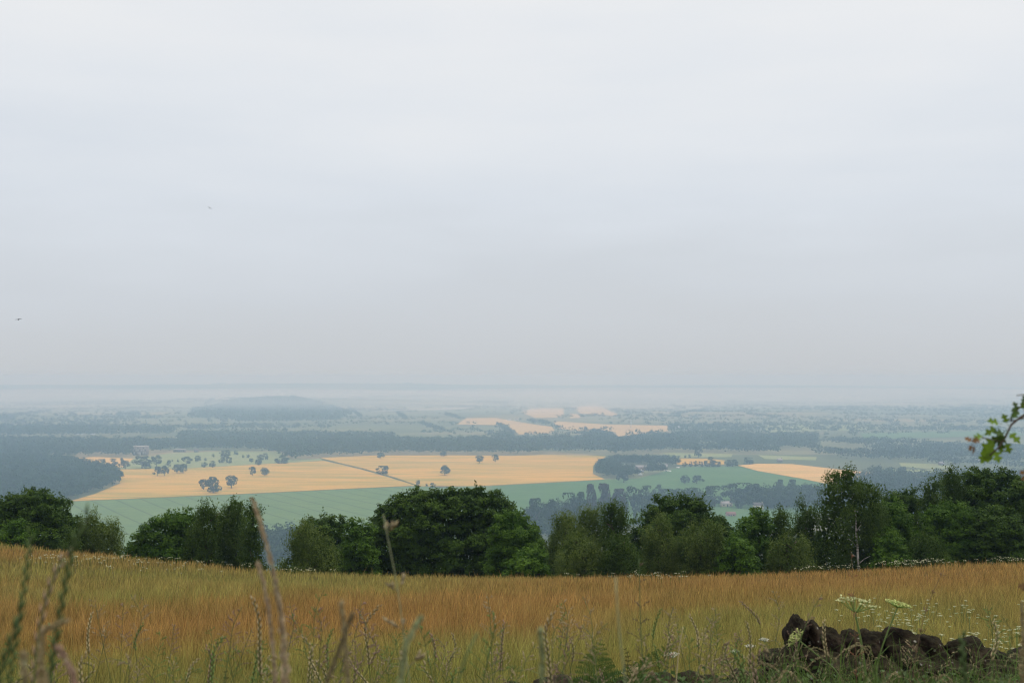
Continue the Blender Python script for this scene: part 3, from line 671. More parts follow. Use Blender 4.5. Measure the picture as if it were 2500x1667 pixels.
# wisp of smoke drifting over the far fields
sm, nt, out = newmat('smoke'); pv = N(nt, 'ShaderNodeVolumePrincipled'); pv.inputs['Color'].default_value = (.95, .96, 1, 1); pv.inputs['Density'].default_value = .035
sock(nt, pv.outputs[0], out.inputs['Volume'])
a, b = P(908, 1010), P(1160, 1004); m = MB(); pts, rad = [], []
for k in range(15):
    t = k / 14; pts.append(a * (1 - t) + b * t + VS * np.array([0, 0, 7 + 9 * t + 1.5 * math.sin(6 * t)])); rad.append(1.6 + 9.5 * t * (1 - .85 * max(0, t - .6) / .4) + 1.1 * math.sin(9 * t))
m.tube(pts, rad, 14); tag(m.build('smoke', sm, smooth_=True), 'thin white wisp of smoke drifting low over the far fields', 'smoke', kind='stuff')

# ------------------------------------------------------------------ hedgerow trees at the meadow edge
LEAF = {'syc': (.115, .10, 0., 250, .52), 'bright': (.11, .095, 0., 260, .5), 'birch': (.085, .06, .9, 330, .47), 'olive': (.09, .05, .6, 330, .47)}
def edge_dist(p, line):
    a = line[:-1]; b = line[1:]; d = b - a; best = np.full(len(p), 1e9)
    for i in range(len(a)):
        t = np.clip(((p - a[i]) @ d[i]) / (d[i] @ d[i] + 1e-9), 0, 1)
        best = np.minimum(best, np.linalg.norm(p - (a[i] + t[:, None] * d[i]), axis=1))
    return best
def near_crown(line, zb, ry, kind, seed, airy=None):
    """line: the upper outline as (x, z) from left to right; boughs fill the volume under it"""
    g = np.random.default_rng(seed); mb = MB(); L, W, dn, dens, br0 = LEAF[kind]; leafy = kind in ('syc', 'bright')
    poly = [tuple(q) for q in line] + [(line[-1][0], zb), (line[0][0], zb)]
    lo = np.array(poly).min(0); hi = np.array(poly).max(0)
    def inside(n):
        q = g.uniform(lo, hi, (n, 2)); q = q[inpoly(q[:, 0], q[:, 1], poly)]; return q
    pts = inside(5000); dd = edge_dist(pts, line); dm = np.quantile(dd, .97)
    thick = lambda d: ry * np.sqrt(np.clip(1 - (1 - np.minimum(d / dm, 1)) ** 2, 0, 1))
    C, Nn, T, S = [], [], [], []
    def boughs(space, sgn, scale):
        keep = np.empty((0, 2)); kd = []
        for q, d in zip(pts, dd):
            s = space * (.62 + .38 * min(1, d / .7))
            if len(keep) == 0 or np.min(np.sum((keep - q) ** 2, 1)) > s * s: keep = np.vstack([keep, q]); kd.append(d)
        for (x, z), d in zip(keep, kd):
            r = br0 * g.uniform(.7, 1.35) * scale; r = min(r, d * .95 + .12)
            if airy and airy(x, z) > g.random(): continue
            y = sgn * float(thick(d)) * g.uniform(.6, 1.02)
            n = int(4 * math.pi * r * r * dens * .62) + 6; nc = max(2, n // 11)
            u = unit(g.normal(size=(nc, 3)) + np.array([0, sgn * .55, .45]))
            cc = np.array([x, y, z]) + u * (r * g.uniform(.7, 1.08, (nc, 1))) * np.array([1.05, 1, .72 if leafy else 1.0])
            off = g.normal(0, .085 if leafy else .09, (nc, 11, 3)) * np.array([1, 1, .6 if leafy else 1.6]); 
            if not leafy: off[..., 2] -= np.abs(g.normal(0, .10, (nc, 11)))
            cl = (cc[:, None] + off).reshape(-1, 3); uu = np.repeat(u, 11, 0)
            bt = g.uniform(0, .55)
            C.append(cl); Nn.append(uu * .55 + np.array([0, 0, .75 if leafy else .4]) + g.normal(0, .4 if leafy else .6, cl.shape))
            T.append(np.clip(bt + np.repeat(g.uniform(0, .45, nc), 11) + g.normal(0, .07, len(cl)), 0, 1)); S.append(g.uniform(.7, 1.2, len(cl)))
    boughs(.6, -1, 1.0); boughs(.95, 1, 1.25)
    # shoots standing proud of the outline
    seg = np.linalg.norm(np.diff(line, axis=0), axis=1)
    for i in range(len(line) - 1):
        a, b = line[i], line[i + 1]; nrm = np.array([-(b - a)[1], (b - a)[0]]); nrm = nrm / (np.linalg.norm(nrm) + 1e-9)
        for k in range(max(1, int(seg[i] / .17))):
            t = g.random(); q = a + (b - a) * t - nrm * .1; ln = abs(g.normal(0, .17)) + .08
            dv = unit(np.array([nrm[0] * .6 + g.normal(0, .25), g.normal(0, .4), nrm[1] * .5 + .7])); m = int(10 + ln * 40); s = g.uniform(-.4, 1, m)
            cl = np.array([q[0], g.uniform(-.5, .5), q[1]]) + dv * (s * ln)[:, None] + g.normal(0, 1, (m, 3)) * (.075 * (1.2 - np.clip(s, 0, 1)))[:, None]
            C.append(cl); Nn.append(g.normal(0, .5, (m, 3)) + np.array([0, 0, .7])); T.append(np.clip(g.uniform(.3, 1) + g.normal(0, .1, m), 0, 1)); S.append(g.uniform(.6, 1.05, m))
    # inner foliage, its shade put into the darker end of the leaf tint
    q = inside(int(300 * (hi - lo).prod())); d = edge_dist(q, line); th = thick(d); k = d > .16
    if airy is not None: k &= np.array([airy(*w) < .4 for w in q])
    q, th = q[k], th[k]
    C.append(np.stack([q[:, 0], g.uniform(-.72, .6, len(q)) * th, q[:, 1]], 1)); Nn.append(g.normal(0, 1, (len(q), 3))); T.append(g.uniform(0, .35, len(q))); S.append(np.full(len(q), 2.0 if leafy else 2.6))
    C = np.vstack(C); Nn = np.vstack(Nn); T = np.concatenate(T); S = np.concatenate(S)
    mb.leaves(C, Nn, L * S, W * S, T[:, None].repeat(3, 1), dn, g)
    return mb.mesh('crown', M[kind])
def near_tree(outl, dist, kind, label, seed, pale=None, airy=None):
    dist = EDGE + 3.5 + (dist - 80) * .85
    o = np.array(outl, float); ip = int(np.argmin(o[:, 1])); Xc = o[ip, 0] if pale is None else pale
    p = at(Xc, o[ip, 1], dist); gz = float(hgt(p[0], dist)); H = p[2] - gz
    line = np.array([[*(at(X, Y, dist)[[0, 2]] - np.array([p[0], gz]))] for X, Y in o])
    jg = np.random.default_rng(seed + 5); ql = [line[0]]
    for a_, b_ in zip(line[:-1], line[1:]):
        d_ = b_ - a_; n_ = np.array([-d_[1], d_[0]]) / (np.linalg.norm(d_) + 1e-9); k_ = int(np.linalg.norm(d_) / .35)
        ql += [a_ + d_ * (q_ + 1) / (k_ + 1) + n_ * jg.normal(-.04, .13) for q_ in range(k_)] + [b_]
    line = np.array(ql)
    e = link('hedgerow_tree', None, loc=(p[0], dist, gz)); tag(e, label, 'tree', 'trees along the bottom edge of the meadow')
    wd = line[:, 0].max() - line[:, 0].min(); ry = float(np.clip(wd * .42, .9, 2.3))
    link('crown', near_crown(line, .15, ry, kind, seed, airy), e)
    g = np.random.default_rng(seed + 999); r0 = .07 + .014 * H if pale is None else .085
    t = MB(); pts = [(0, 0, -.4)] + [(g.normal(0, .035) * k, g.normal(0, .035) * k, H * .84 * k / 7) for k in range(1, 8)]
    if pale is not None: pts = [(q[0], -ry * .99 * (1 - (i / 7) ** 2) - .1, q[2]) for i, q in enumerate(pts)]
    t.tube(pts, np.linspace(r0, .025, 8), 9)
    for k in range(8 if pale is None else 5):
        b = np.array(pts[2 + k % 5]); a = k * 2.4 + g.uniform(-.3, .3); l = min(wd * .2, 1.2) * g.uniform(.6, 1)
        t.tube([b, b + np.array([math.cos(a) * l * .5, math.sin(a) * l * .4, l * .45]), b + np.array([math.cos(a) * l, math.sin(a) * l * .6, l * .7])], [r0 * .4, r0 * .25, .012], 6)
    t.build('trunk', M['birchbark'] if pale is not None else M['bark'], e, True)
    return e
NEAR = [
 ([(-60, 1345), (-60, 1232), (-10, 1222), (15, 1205), (25, 1212), (50, 1206), (76, 1192), (88, 1198), (103, 1194), (125, 1206), (150, 1214), (168, 1226), (172, 1245), (190, 1262), (196, 1285), (206, 1310), (215, 1350)], 90, 'syc', 'big dark dome-shaped sycamore at the left end of the meadow edge'),
 ([(0, 1340), (5, 1300), (20, 1285), (38, 1268), (60, 1278), (72, 1300), (82, 1345)], 83, 'bright', 'low green bush at the foot of the big left sycamore'),
 ([(148, 1350), (155, 1310), (168, 1288), (185, 1272), (200, 1266), (212, 1284), (222, 1350)], 84, 'birch', 'small bush filling the right foot of the big left sycamore'),
 ([(188, 1355), (200, 1290), (208, 1265), (222, 1250), (233, 1241), (246, 1252), (250, 1270), (262, 1280), (276, 1264), (286, 1275), (292, 1300), (298, 1325), (306, 1365)], 85, 'olive', 'feathery pale olive bush right of the big left sycamore'),
 ([(292, 1372), (315, 1325), (340, 1300), (355, 1282), (372, 1262), (395, 1258), (413, 1241), (428, 1256), (440, 1250), (457, 1240), (474, 1250), (485, 1270), (496, 1300), (502, 1390)], 86, 'bright', 'bright green sycamore left of the dark olive birches'),
 ([(452, 1385), (460, 1330), (470, 1280), (485, 1250), (498, 1228), (511, 1221), (524, 1232), (535, 1260), (547, 1390)], 84, 'birch', 'dark olive birch with a knobbed top, left of three'),
 ([(518, 1392), (530, 1260), (540, 1236), (556, 1228), (566, 1220), (578, 1213), (590, 1222), (598, 1240), (605, 1270), (614, 1395)], 86, 'birch', 'tallest middle birch of the dark olive three'),
 ([(582, 1395), (596, 1250), (603, 1228), (611, 1221), (622, 1232), (634, 1250), (640, 1290), (645, 1330), (652, 1400)], 83, 'birch', 'narrow right birch of the dark olive three beside the valley gap'),
 ([(674, 1400), (690, 1365), (705, 1335), (716, 1310), (730, 1290), (740, 1278), (756, 1271), (770, 1280), (785, 1300), (800, 1310), (815, 1330), (822, 1360), (828, 1402)], 82, 'olive', 'light green rounded bush right of the valley gap'),
 ([(715, 1400), (730, 1290), (740, 1274), (760, 1262), (775, 1268), (788, 1256), (800, 1264), (812, 1259), (822, 1272), (832, 1257), (842, 1264), (850, 1280), (858, 1402)], 90, 'syc', 'dark bushy tree with upright shoots behind the light green bush'),
 ([(828, 1402), (840, 1290), (855, 1268), (868, 1262), (882, 1272), (900, 1275), (915, 1290), (930, 1405)], 87, 'bright', 'medium green tree tucked against the great dome tree'),
 ([(878, 1408), (890, 1330), (900, 1285), (905, 1262), (925, 1245), (940, 1225), (952, 1222), (965, 1208), (985, 1202), (1005, 1195), (1018, 1190), (1035, 1198), (1050, 1195), (1075, 1200), (1095, 1196), (1110, 1190), (1130, 1194), (1150, 1188), (1176, 1185), (1190, 1196), (1205, 1200), (1218, 1196), (1228, 1210), (1245, 1218), (1255, 1230), (1280, 1250), (1290, 1270), (1310, 1290), (1325, 1320), (1338, 1350), (1345, 1412)], 91, 'syc', 'great dark dome of a tree, the widest of the hedgerow'),
 ([(1185, 1412), (1198, 1300), (1212, 1258), (1235, 1245), (1262, 1248), (1285, 1264), (1310, 1292), (1328, 1330), (1345, 1412)], 85, 'bright', 'brighter green sycamore on the right flank of the great dome'),
 ([(1225, 1410), (1245, 1360), (1275, 1342), (1310, 1335), (1335, 1360), (1350, 1412)], 81, 'bright', 'low bright green skirt of leaves right of the great dome'),
 ([(1322, 1412), (1332, 1340), (1350, 1306), (1364, 1330), (1376, 1412)], 92, 'birch', 'dark thin tree in the cleft right of the great dome'),
 ([(1332, 1412), (1340, 1320), (1350, 1275), (1362, 1256), (1372, 1248), (1388, 1252), (1400, 1262), (1412, 1290), (1424, 1412)], 84, 'olive', 'pale olive birch just right of the great dome'),
 ([(1382, 1412), (1395, 1290), (1405, 1260), (1415, 1245), (1428, 1238), (1434, 1231), (1450, 1240), (1462, 1233), (1470, 1250), (1478, 1290), (1486, 1412)], 87, 'olive', 'wispy olive birch with a feathered crown left of the tall twin birch'),
 ([(1452, 1412), (1462, 1300), (1468, 1250), (1478, 1228), (1492, 1216), (1504, 1226), (1512, 1236), (1520, 1227), (1528, 1240), (1533, 1270), (1537, 1310), (1544, 1412)], 85, 'birch', 'tall green birch with two tops left of the dark sycamore'),
 ([(1350, 1412), (1368, 1335), (1390, 1304), (1420, 1292), (1450, 1310), (1466, 1350), (1474, 1412)], 80, 'olive', 'low birch scrub below the wispy olive birch'),
 ([(1452, 1412), (1468, 1355), (1488, 1315), (1515, 1300), (1540, 1320), (1560, 1360), (1572, 1412)], 80, 'birch', 'short dark birch left of the conical birch'),
 ([(1522, 1410), (1530, 1310), (1543, 1270), (1555, 1260), (1570, 1288), (1578, 1410)], 91, 'syc', 'dark narrow tree between the twin-topped birch and the dark sycamore'),
 ([(1553, 1410), (1560, 1280), (1572, 1250), (1585, 1236), (1592, 1220), (1603, 1206), (1620, 1214), (1640, 1210), (1658, 1203), (1680, 1208), (1698, 1212), (1716, 1208), (1726, 1225), (1735, 1245), (1745, 1258), (1760, 1262), (1775, 1275), (1786, 1290), (1796, 1310), (1804, 1408)], 91, 'syc', 'dark round-headed sycamore behind the middle birches'),
 ([(1552, 1412), (1565, 1340), (1578, 1290), (1590, 1268), (1606, 1247), (1622, 1262), (1635, 1280), (1646, 1310), (1656, 1350), (1664, 1412)], 83, 'olive', 'conical birch in front of the dark round-headed sycamore'),
 ([(1640, 1410), (1650, 1335), (1665, 1300), (1680, 1285), (1700, 1281), (1720, 1272), (1745, 1276), (1760, 1290), (1772, 1330), (1784, 1408)], 82, 'olive', 'low olive bush right of the conical birch'),
 ([(1762, 1408), (1775, 1340), (1785, 1300), (1800, 1275), (1815, 1260), (1830, 1248), (1848, 1240), (1862, 1244), (1872, 1258), (1880, 1275), (1890, 1310), (1904, 1405)], 86, 'bright', 'bright round green tree before the valley houses'),
 ([(1740, 1408), (1752, 1355), (1775, 1320), (1800, 1312), (1825, 1325), (1845, 1360), (1855, 1405)], 81, 'bright', 'low green bush under the bright round green tree'),
 ([(1872, 1404), (1880, 1300), (1888, 1265), (1896, 1248), (1906, 1236), (1918, 1244), (1925, 1258), (1932, 1290), (1942, 1402)], 86, 'birch', 'drooping small birch right of the bright round tree'),
 ([(1922, 1402), (1932, 1300), (1940, 1260), (1950, 1245), (1955, 1215), (1962, 1204), (1968, 1225), (1978, 1240), (1990, 1246), (2000, 1262), (2014, 1400)], 87, 'birch', 'ragged birch with a thin top left of the tallest birch'),
 ([(1858, 1404), (1876, 1345), (1895, 1315), (1925, 1298), (1955, 1305), (1975, 1330), (1994, 1400)], 81, 'olive', 'low arching willow bush below the ragged birch'),
 ([(2138, 1394), (2148, 1260), (2158, 1225), (2172, 1212), (2185, 1214), (2200, 1230), (2212, 1250), (2225, 1300), (2238, 1392)], 85, 'bright', 'soft green tree below the notch in the skyline'),
 ([(2095, 1396), (2108, 1280), (2125, 1240), (2150, 1225), (2170, 1240), (2185, 1290), (2192, 1394)], 90, 'birch', 'dark shoulder tree right of the tallest birch'),
 ([(2150, 1392), (2155, 1212), (2163, 1198), (2172, 1208), (2180, 1198), (2190, 1206), (2200, 1210), (2208, 1194), (2224, 1186), (2238, 1196), (2245, 1215), (2258, 1390)], 91, 'syc', 'thin-topped tree showing in the skyline notch'),
 ([(2112, 1394), (2130, 1340), (2145, 1305), (2160, 1290), (2178, 1288), (2192, 1305), (2205, 1340), (2220, 1392)], 81, 'bright', 'pale green bush standing out in front of the right hand trees'),
 ([(2232, 1390), (2248, 1220), (2258, 1180), (2272, 1158), (2284, 1152), (2292, 1160), (2300, 1190), (2312, 1388)], 88, 'birch', 'spiky tree at the left of the big right hand mass'),
 ([(2278, 1388), (2295, 1200), (2300, 1165), (2312, 1145), (2324, 1132), (2333, 1142), (2338, 1160), (2348, 1180), (2364, 1386)], 90, 'birch', 'tallest pointed spire of the big right hand mass'),
 ([(2328, 1386), (2340, 1190), (2350, 1165), (2365, 1148), (2378, 1140), (2395, 1146), (2410, 1142), (2425, 1150), (2440, 1140), (2455, 1145), (2475, 1150), (2490, 1165), (2502, 1185), (2522, 1382)], 91, 'syc', 'big broad tree forming the right hand mass'),
 ([(2470, 1382), (2480, 1230), (2490, 1195), (2510, 1178), (2540, 1170), (2570, 1190), (2595, 1378)], 92, 'syc', 'dark tree leaving the picture at the right edge'),
 ([(2222, 1390), (2235, 1300), (2250, 1255), (2280, 1235), (2310, 1225), (2340, 1222), (2365, 1240), (2385, 1280), (2398, 1386)], 85, 'bright', 'leafy tree in front of the pointed spire'),
 ([(2358, 1386), (2370, 1290), (2390, 1250), (2420, 1232), (2455, 1235), (2480, 1255), (2500, 1290), (2520, 1380)], 83, 'syc', 'lower front tree of the big right hand mass'),
 ([(2212, 1390), (2230, 1330), (2255, 1305), (2285, 1310), (2300, 1340), (2314, 1388)], 81, 'birch', 'dark low bush below the spiky tree'),
]
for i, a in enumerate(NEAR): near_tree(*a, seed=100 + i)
tb_ = at(2056, 1133, EDGE + 3.5 + 4 * .85); 
near_tree([(1985, 1400), (1990, 1300), (2000, 1240), (2003, 1200), (1998, 1182), (2012, 1190), (2020, 1178), (2015, 1160), (2028, 1155), (2040, 1146), (2056, 1133), (2068, 1140), (2078, 1138), (2090, 1150), (2086, 1165), (2100, 1172), (2120, 1176), (2135, 1188), (2148, 1200), (2152, 1230), (2158, 1300), (2168, 1396)], 84, 'birch', 'tallest birch, its pale trunk showing below an open crown', 177, 2070, lambda x, z: .38 if (abs(x) < .3 and z < 2.4) else (.28 if z > 4.3 else .05))

# ------------------------------------------------------------------ meadow grass
def vnoise(x, y, sx, sy, seed):
    return np.array([mnoise.noise((a / sx, b / sy, seed)) for a, b in zip(x, y)])
def lat_noise(x, y, sx, sy, seed):
    """cheap smooth value noise on arrays"""
    g = np.random.default_rng(seed); T = g.uniform(-1, 1, (64, 64)); a = x / sx + 1000; b = y / sy + 1000
    i = np.floor(a).astype(int); j = np.floor(b).astype(int); fx = a - i; fy = b - j; fx = fx * fx * (3 - 2 * fx); fy = fy * fy * (3 - 2 * fy)
    q = lambda p, r: T[p % 64, r % 64]
    return (q(i, j) * (1 - fx) + q(i + 1, j) * fx) * (1 - fy) + (q(i, j + 1) * (1 - fx) + q(i + 1, j + 1) * fx) * fy
def meadow_cover(x, y):
    """how red, how green and how pale the sward is at each spot of the hill"""
    X, Y = topix(x, y, hgt(x, y) + .35)
    n1 = lat_noise(x, y, 5, 3.2, 1); n2 = lat_noise(x, y, 1.6, 1.2, 2); n3 = lat_noise(x, y, 14, 5, 3)
    Y = Y + 14 * n1; X = X + 60 * n3
    G = lambda cx, cy, sx, sy: np.exp(-((X - cx) / sx) ** 2 - ((Y - cy) / sy) ** 2)
    red = .13 + .65 * G(250, 1525, 480, 50) + .75 * G(1050, 1490, 480, 34) + .55 * G(1900, 1410, 460, 36) + .4 * G(2400, 1395, 300, 40) + .3 * G(1400, 1425, 300, 26) + .6 * G(60, 1335, 260, 16) + .3 * G(500, 1370, 300, 12)
    grn = .3 + .55 * G(300, 1448, 230, 18) + .4 * G(250, 1395, 420, 30) + .35 * G(800, 1425, 250, 26) + .55 * G(1650, 1525, 190, 34) + .3 * G(2050, 1500, 400, 40) + .85 * smooth(1530, 1650, Y) + .25 * G(2300, 1520, 300, 60)
    red = np.clip(red + .22 * n1 + .18 * n2 - .4 * (grn - .3), 0, 1); grn = np.clip(grn + .2 * n3 + .2 * n2, 0, 1)
    return red, grn
def meadow_grass(nb):
    g = np.random.default_rng(8)
    y = np.exp(g.uniform(math.log(6.5), math.log(EDGE + 4), nb)); x = g.uniform(-.56, .56, nb) * (y + 3)
    z = hgt(x, y); red, grn = meadow_cover(x, y)
    h = g.uniform(.26, .6, nb) * (1 - .3 * smooth(30, EDGE, y)) * (1 - .22 * grn) * (1 + .15 * lat_noise(x, y, 3, 3, 9) + .2 * lat_noise(x, y, .5, .5, 4))
    wd = np.maximum(.0045, y * .00038) * g.uniform(.7, 1.3, nb)
    tall_ = g.random(nb) < .025; h = np.where(tall_, h * g.uniform(1.25, 1.6, nb), h)
    a = g.uniform(0, 6.28, nb); side = np.stack([np.cos(a), np.sin(a) * .5, np.zeros(nb)], 1)
    ln = g.normal(0, .22, (nb, 2)) + np.array([.05, -.02]); ln *= h[:, None]
    B = np.stack([x, y, z - .03], 1); Mi = B + np.stack([ln[:, 0] * .35, ln[:, 1] * .35, h * .6], 1); T = B + np.stack([ln[:, 0], ln[:, 1], h], 1)
    V = np.stack([B - side * wd[:, None] / 2, B + side * wd[:, None] / 2, Mi + side * wd[:, None] * .45, Mi - side * wd[:, None] * .45, T], 1).reshape(-1, 3)
    k = np.arange(nb) * 5
    f4 = np.stack([k, k + 1, k + 2, k + 3], 1); f3 = np.stack([k + 3, k + 2, k + 4], 1)
    r = g.random(nb)
    straw = np.array([.44, .31, .10]); redc = np.array([.375, .168, .055]); gr = np.array([.165, .205, .042]); dk = np.array([.20, .155, .06])
    wr = (red * 1.7 * g.uniform(.3, 1, nb))[:, None]; wg = (grn * 1.25 * g.uniform(.3, 1, nb))[:, None]; ws = np.full((nb, 1), .42) * g.uniform(.2, 1, (nb, 1)); wk = np.full((nb, 1), .16)
    c = (wr * redc + wg * gr * 1.15 + ws * straw + wk * dk) / (wr + wg + ws + wk); c *= 1.16 * g.uniform(.45, 1.55, (nb, 1)) * (1 + .28 * lat_noise(x, y, .55, .55, 5) + .2 * lat_noise(x, y, .22, .3, 6))[:, None]
    tipc = c * .7 + .3 * (redc * red[:, None] + straw * (1 - red[:, None]))
    gc = c * .45 + .55 * 1.2 * gr * g.uniform(.6, 1.1, (nb, 1))
    tallb = tall_; tipc[tallb] = np.where(g.random((tallb.sum(), 1)) < .55, straw * 1.25, redc * .75) * g.uniform(.7, 1.15, (tallb.sum(), 1))
    t = np.stack([gc * .9, gc * .9, c, c, tipc], 1).reshape(-1, 3)
    tag(link('meadow_grass', mesh('meadow_grass', V, [f4, f3], M['grass'], t)), 'tall hay meadow grass in bands of rust, straw and green', 'grass', kind='stuff')
meadow_grass(430000)
def umbel_specks():
    g = np.random.default_rng(17); pts = []
    def blob(n, cx, cy, sx, sy, lift):
        for _ in range(n):
            X, Y = g.normal(cx, sx), g.normal(cy, sy)
            for d in np.arange(8, EDGE + 3, .5):
                p = at(X, Y, d)
                if p[2] <= hgt(p[0], d) + lift: pts.append(p); break
    blob(46, 250, 1362, 80, 6, .42); blob(60, 420, 1374, 150, 9, .42); blob(24, 150, 1358, 90, 8, .42); blob(20, 760, 1390, 80, 4, .42)
    blob(30, 1600, 1402, 80, 4, .5)
    for X in g.uniform(1940, 2500, 80): pts.append(at(X, np.interp(X, EX, EY) - 3 + g.normal(0, 3.5), EDGE - 1 + g.uniform(-2, 2)))
    for X in g.uniform(2130, 2300, 30): pts.append(at(X, np.interp(X, EX, EY) - 6 + g.normal(0, 4), EDGE - 1))
    m = MB()
    for p in pts:
        s = .025 + .0004 * p[1]; n = 6
        off = g.normal(0, 1, (n, 3)) * np.array([s, s, s * .28])
        m.leaves(p + off, np.tile([0, -.25, 1.], (n, 1)) + g.normal(0, .25, (n, 3)), s * .9, s * .8, g.uniform(.6, 1, (n, 1)) * np.array([[.56, .56, .36]]), 0, g)
        m.tube([p - np.array([0, 0, .4]), p], .004 + .0001 * p[1], 3, (.09, .12, .035), False)
    tag(m.build('cow_parsley', M['petal']), 'sprinkling of white cow parsley along the far meadow', 'wild flowers', kind='stuff')
umbel_specks()

# ------------------------------------------------------------------ stone wall
sm, nt, out = newmat('mossy_gritstone'); v = mapping(nt)
c = ramp(nt, noise_(nt, v, 9, 8, .65), [(.36, (.004, .003, .003)), (.5, (.017, .012, .009)), (.62, (.05, .033, .025)), (.75, (.022, .018, .015))])
ge = N(nt, 'ShaderNodeNewGeometry'); sx = N(nt, 'ShaderNodeSeparateXYZ'); sock(nt, ge.outputs['Normal'], sx.inputs[0])
ms_ = N(nt, 'ShaderNodeMath', operation='MULTIPLY_ADD'); sock(nt, noise_(nt, v, 14, 5), ms_.inputs[0]); ms_.inputs[1].default_value = 1.5; ms_.inputs[2].default_value = -1.0
ma = N(nt, 'ShaderNodeMath', operation='ADD'); sock(nt, ms_.outputs[0], ma.inputs[0])
mz = N(nt, 'ShaderNodeMath', operation='MULTIPLY'); sock(nt, sx.outputs[2], mz.inputs[0]); mz.inputs[1].default_value = .75; sock(nt, mz.outputs[0], ma.inputs[1]); ma.use_clamp = True
c = mixc(nt, ma.outputs[0], c, (.034, .031, .013))
vo = N(nt, 'ShaderNodeTexVoronoi'); vo.inputs['Scale'].default_value = 26; sock(nt, v, vo.inputs['Vector'])
lich = ramp(nt, vo.outputs['Distance'], [(.12, (1, 1, 1)), (.2, (0, 0, 0))])
lk = N(nt, 'ShaderNodeMath', operation='MULTIPLY'); sock(nt, lich, lk.inputs[0]); sock(nt, ramp(nt, noise_(nt, v, 5, 3), [(.5, (0, 0, 0)), (.62, (1, 1, 1))]), lk.inputs[1])
c = mixc(nt, lk.outputs[0], c, (.26, .25, .21))
bp = N(nt, 'ShaderNodeBump'); bp.inputs['Strength'].default_value = .9; bp.inputs['Distance'].default_value = .02; sock(nt, noise_(nt, v, 38, 9, .7), bp.inputs['Height'])
principled(nt, out, c, .95, .1, bp.outputs[0])
def stone_mesh(name, hx, hy, hz, seed, sub=4, square=.8, amp=.3):
    bm = bmesh.new(); bmesh.ops.create_icosphere(bm, subdivisions=sub, radius=1)
    gr_ = np.random.default_rng(seed + 50); pd = unit(gr_.normal(size=(22, 3))); ph = gr_.uniform(.72, 1.0, 22)
    def fac(n):
        k = pd @ np.array(n); k = np.where(k > .05, ph / np.maximum(k, .05), 9); return float((np.sum(k ** -16.) + 1.04 ** -16) ** (-1 / 16.))
    for q in bm.verts:
        n = q.co.normalized(); c = Vector([math.copysign(abs(a) ** square, a) for a in n])
        c = n * fac(n) if True else n * (.55 + .45 / max(1e-6, (abs(n.x) ** 3 + abs(n.y) ** 3 + abs(n.z) ** 3) ** (1 / 3)) * .95)
        k = 1 + amp * mnoise.noise(n * 1.3 + Vector((seed, 0, 0))) + amp * .5 * mnoise.noise(n * 3.7 + Vector((0, seed, 0))) + amp * .3 * mnoise.noise(n * 8 + Vector((0, 0, seed))) + amp * .16 * mnoise.noise(n * 21 + Vector((seed, 0, 0)))
        q.co = Vector((c.x * hx * k, c.y * hy * k, c.z * hz * k))
    me = bpy.data.meshes.new(name); bm.to_mesh(me); bm.free(); me.materials.append(sm)
    me.polygons.foreach_set('use_smooth', np.ones(len(me.polygons), bool)); return me
WD = 5.0
wall = link('dry_stone_wall', None, loc=(0, WD, -1.46)); tag(wall, 'low tumbledown dry stone wall of dark mossy gritstone in the foreground', 'stone wall')
def stone(x0, x1, ytop, ybot, seed, tilt=0, dy=0., label=None, square=.85, amp=.2):
    a = at(x0, (ytop + ybot) / 2, WD + dy); b = at(x1, (ytop + ybot) / 2, WD + dy); t = at((x0 + x1) / 2, ytop, WD + dy); u = at((x0 + x1) / 2, ybot, WD + dy)
    hx = (b[0] - a[0]) / 2 * 1.2; hz = (t[2] - u[2]) / 2 * 1.04; c = (a + b) / 2; c[2] = (t[2] + u[2]) / 2
    o = link('coping_stone', stone_mesh('coping_stone', hx, max(.11, min(.2, hx * 1.2)), hz, seed, 5 if x0 > 1840 else 4, square, amp), wall, loc=(c[0], dy, c[2] + 1.46), rot=(0, tilt, seed * .3 % .3 - .15))
    if label: o['label'] = label
    return o
stone(1922, 1960, 1497, 1610, 103, .08, 0, 'narrow upright stone leaning left at the wall head')
stone(1956, 2008, 1500, 1610, 2, -.14, .02, 'tall rounded stone beside the narrow upright one')
stone(1990, 2062, 1526, 1625, 3, .08, 0.0)
stone(2040, 2110, 1530, 1630, 4, .02, .03)
stone(2085, 2162, 1531, 1640, 5, .16, 0)
stone(2146, 2238, 1526, 1640, 6, -.1, .02, 'lumpy stone with a high right shoulder')
stone(2230, 2304, 1542, 1645, 7, .12, 0)
stone(2298, 2412, 1557, 1660, 8, .06, -.02, 'broad rounded boulder near the right end of the wall')
stone(2395, 2470, 1590, 1680, 9, .05, 0); stone(2455, 2560, 1588, 1690, 10, -.04, .03)
stone(1862, 1982, 1582, 1645, 11, -.08, -.03, 'dark squared block under the upright stones', .6, .2)
stone(1850, 1992, 1630, 1690, 12, .03, -.10, 'flat lichened slab at the foot of the wall head')
stone(1776, 1862, 1633, 1700, 13, .02, 0); stone(1700, 1785, 1648, 1700, 14, .05, .05)
stone(1648, 1716, 1636, 1700, 15, .0, 0); stone(1590, 1656, 1643, 1700, 16, -.1, .02); stone(1500, 1600, 1650, 1710, 17, .05, .03)
stone(1432, 1500, 1652, 1710, 18, 0, 0); stone(1390, 1440, 1656, 1710, 19, .1, .03); stone(1306, 1400, 1650, 1710, 20, -.03, 0); stone(1215, 1312, 1664, 1720, 21, .03, .02)
for i, (x0, x1) in enumerate(((1960, 2050), (2030, 2110), (2100, 2200), (2180, 2262), (2250, 2330), (2315, 2400), (2390, 2480), (2470, 2560))):
    stone(x0 - 14, x1 + 14, 1580 + 10 * (i % 3), 1690, 40 + i, .05 * (-1) ** i, -.07 - .02 * (i % 2), None, .75, .2)
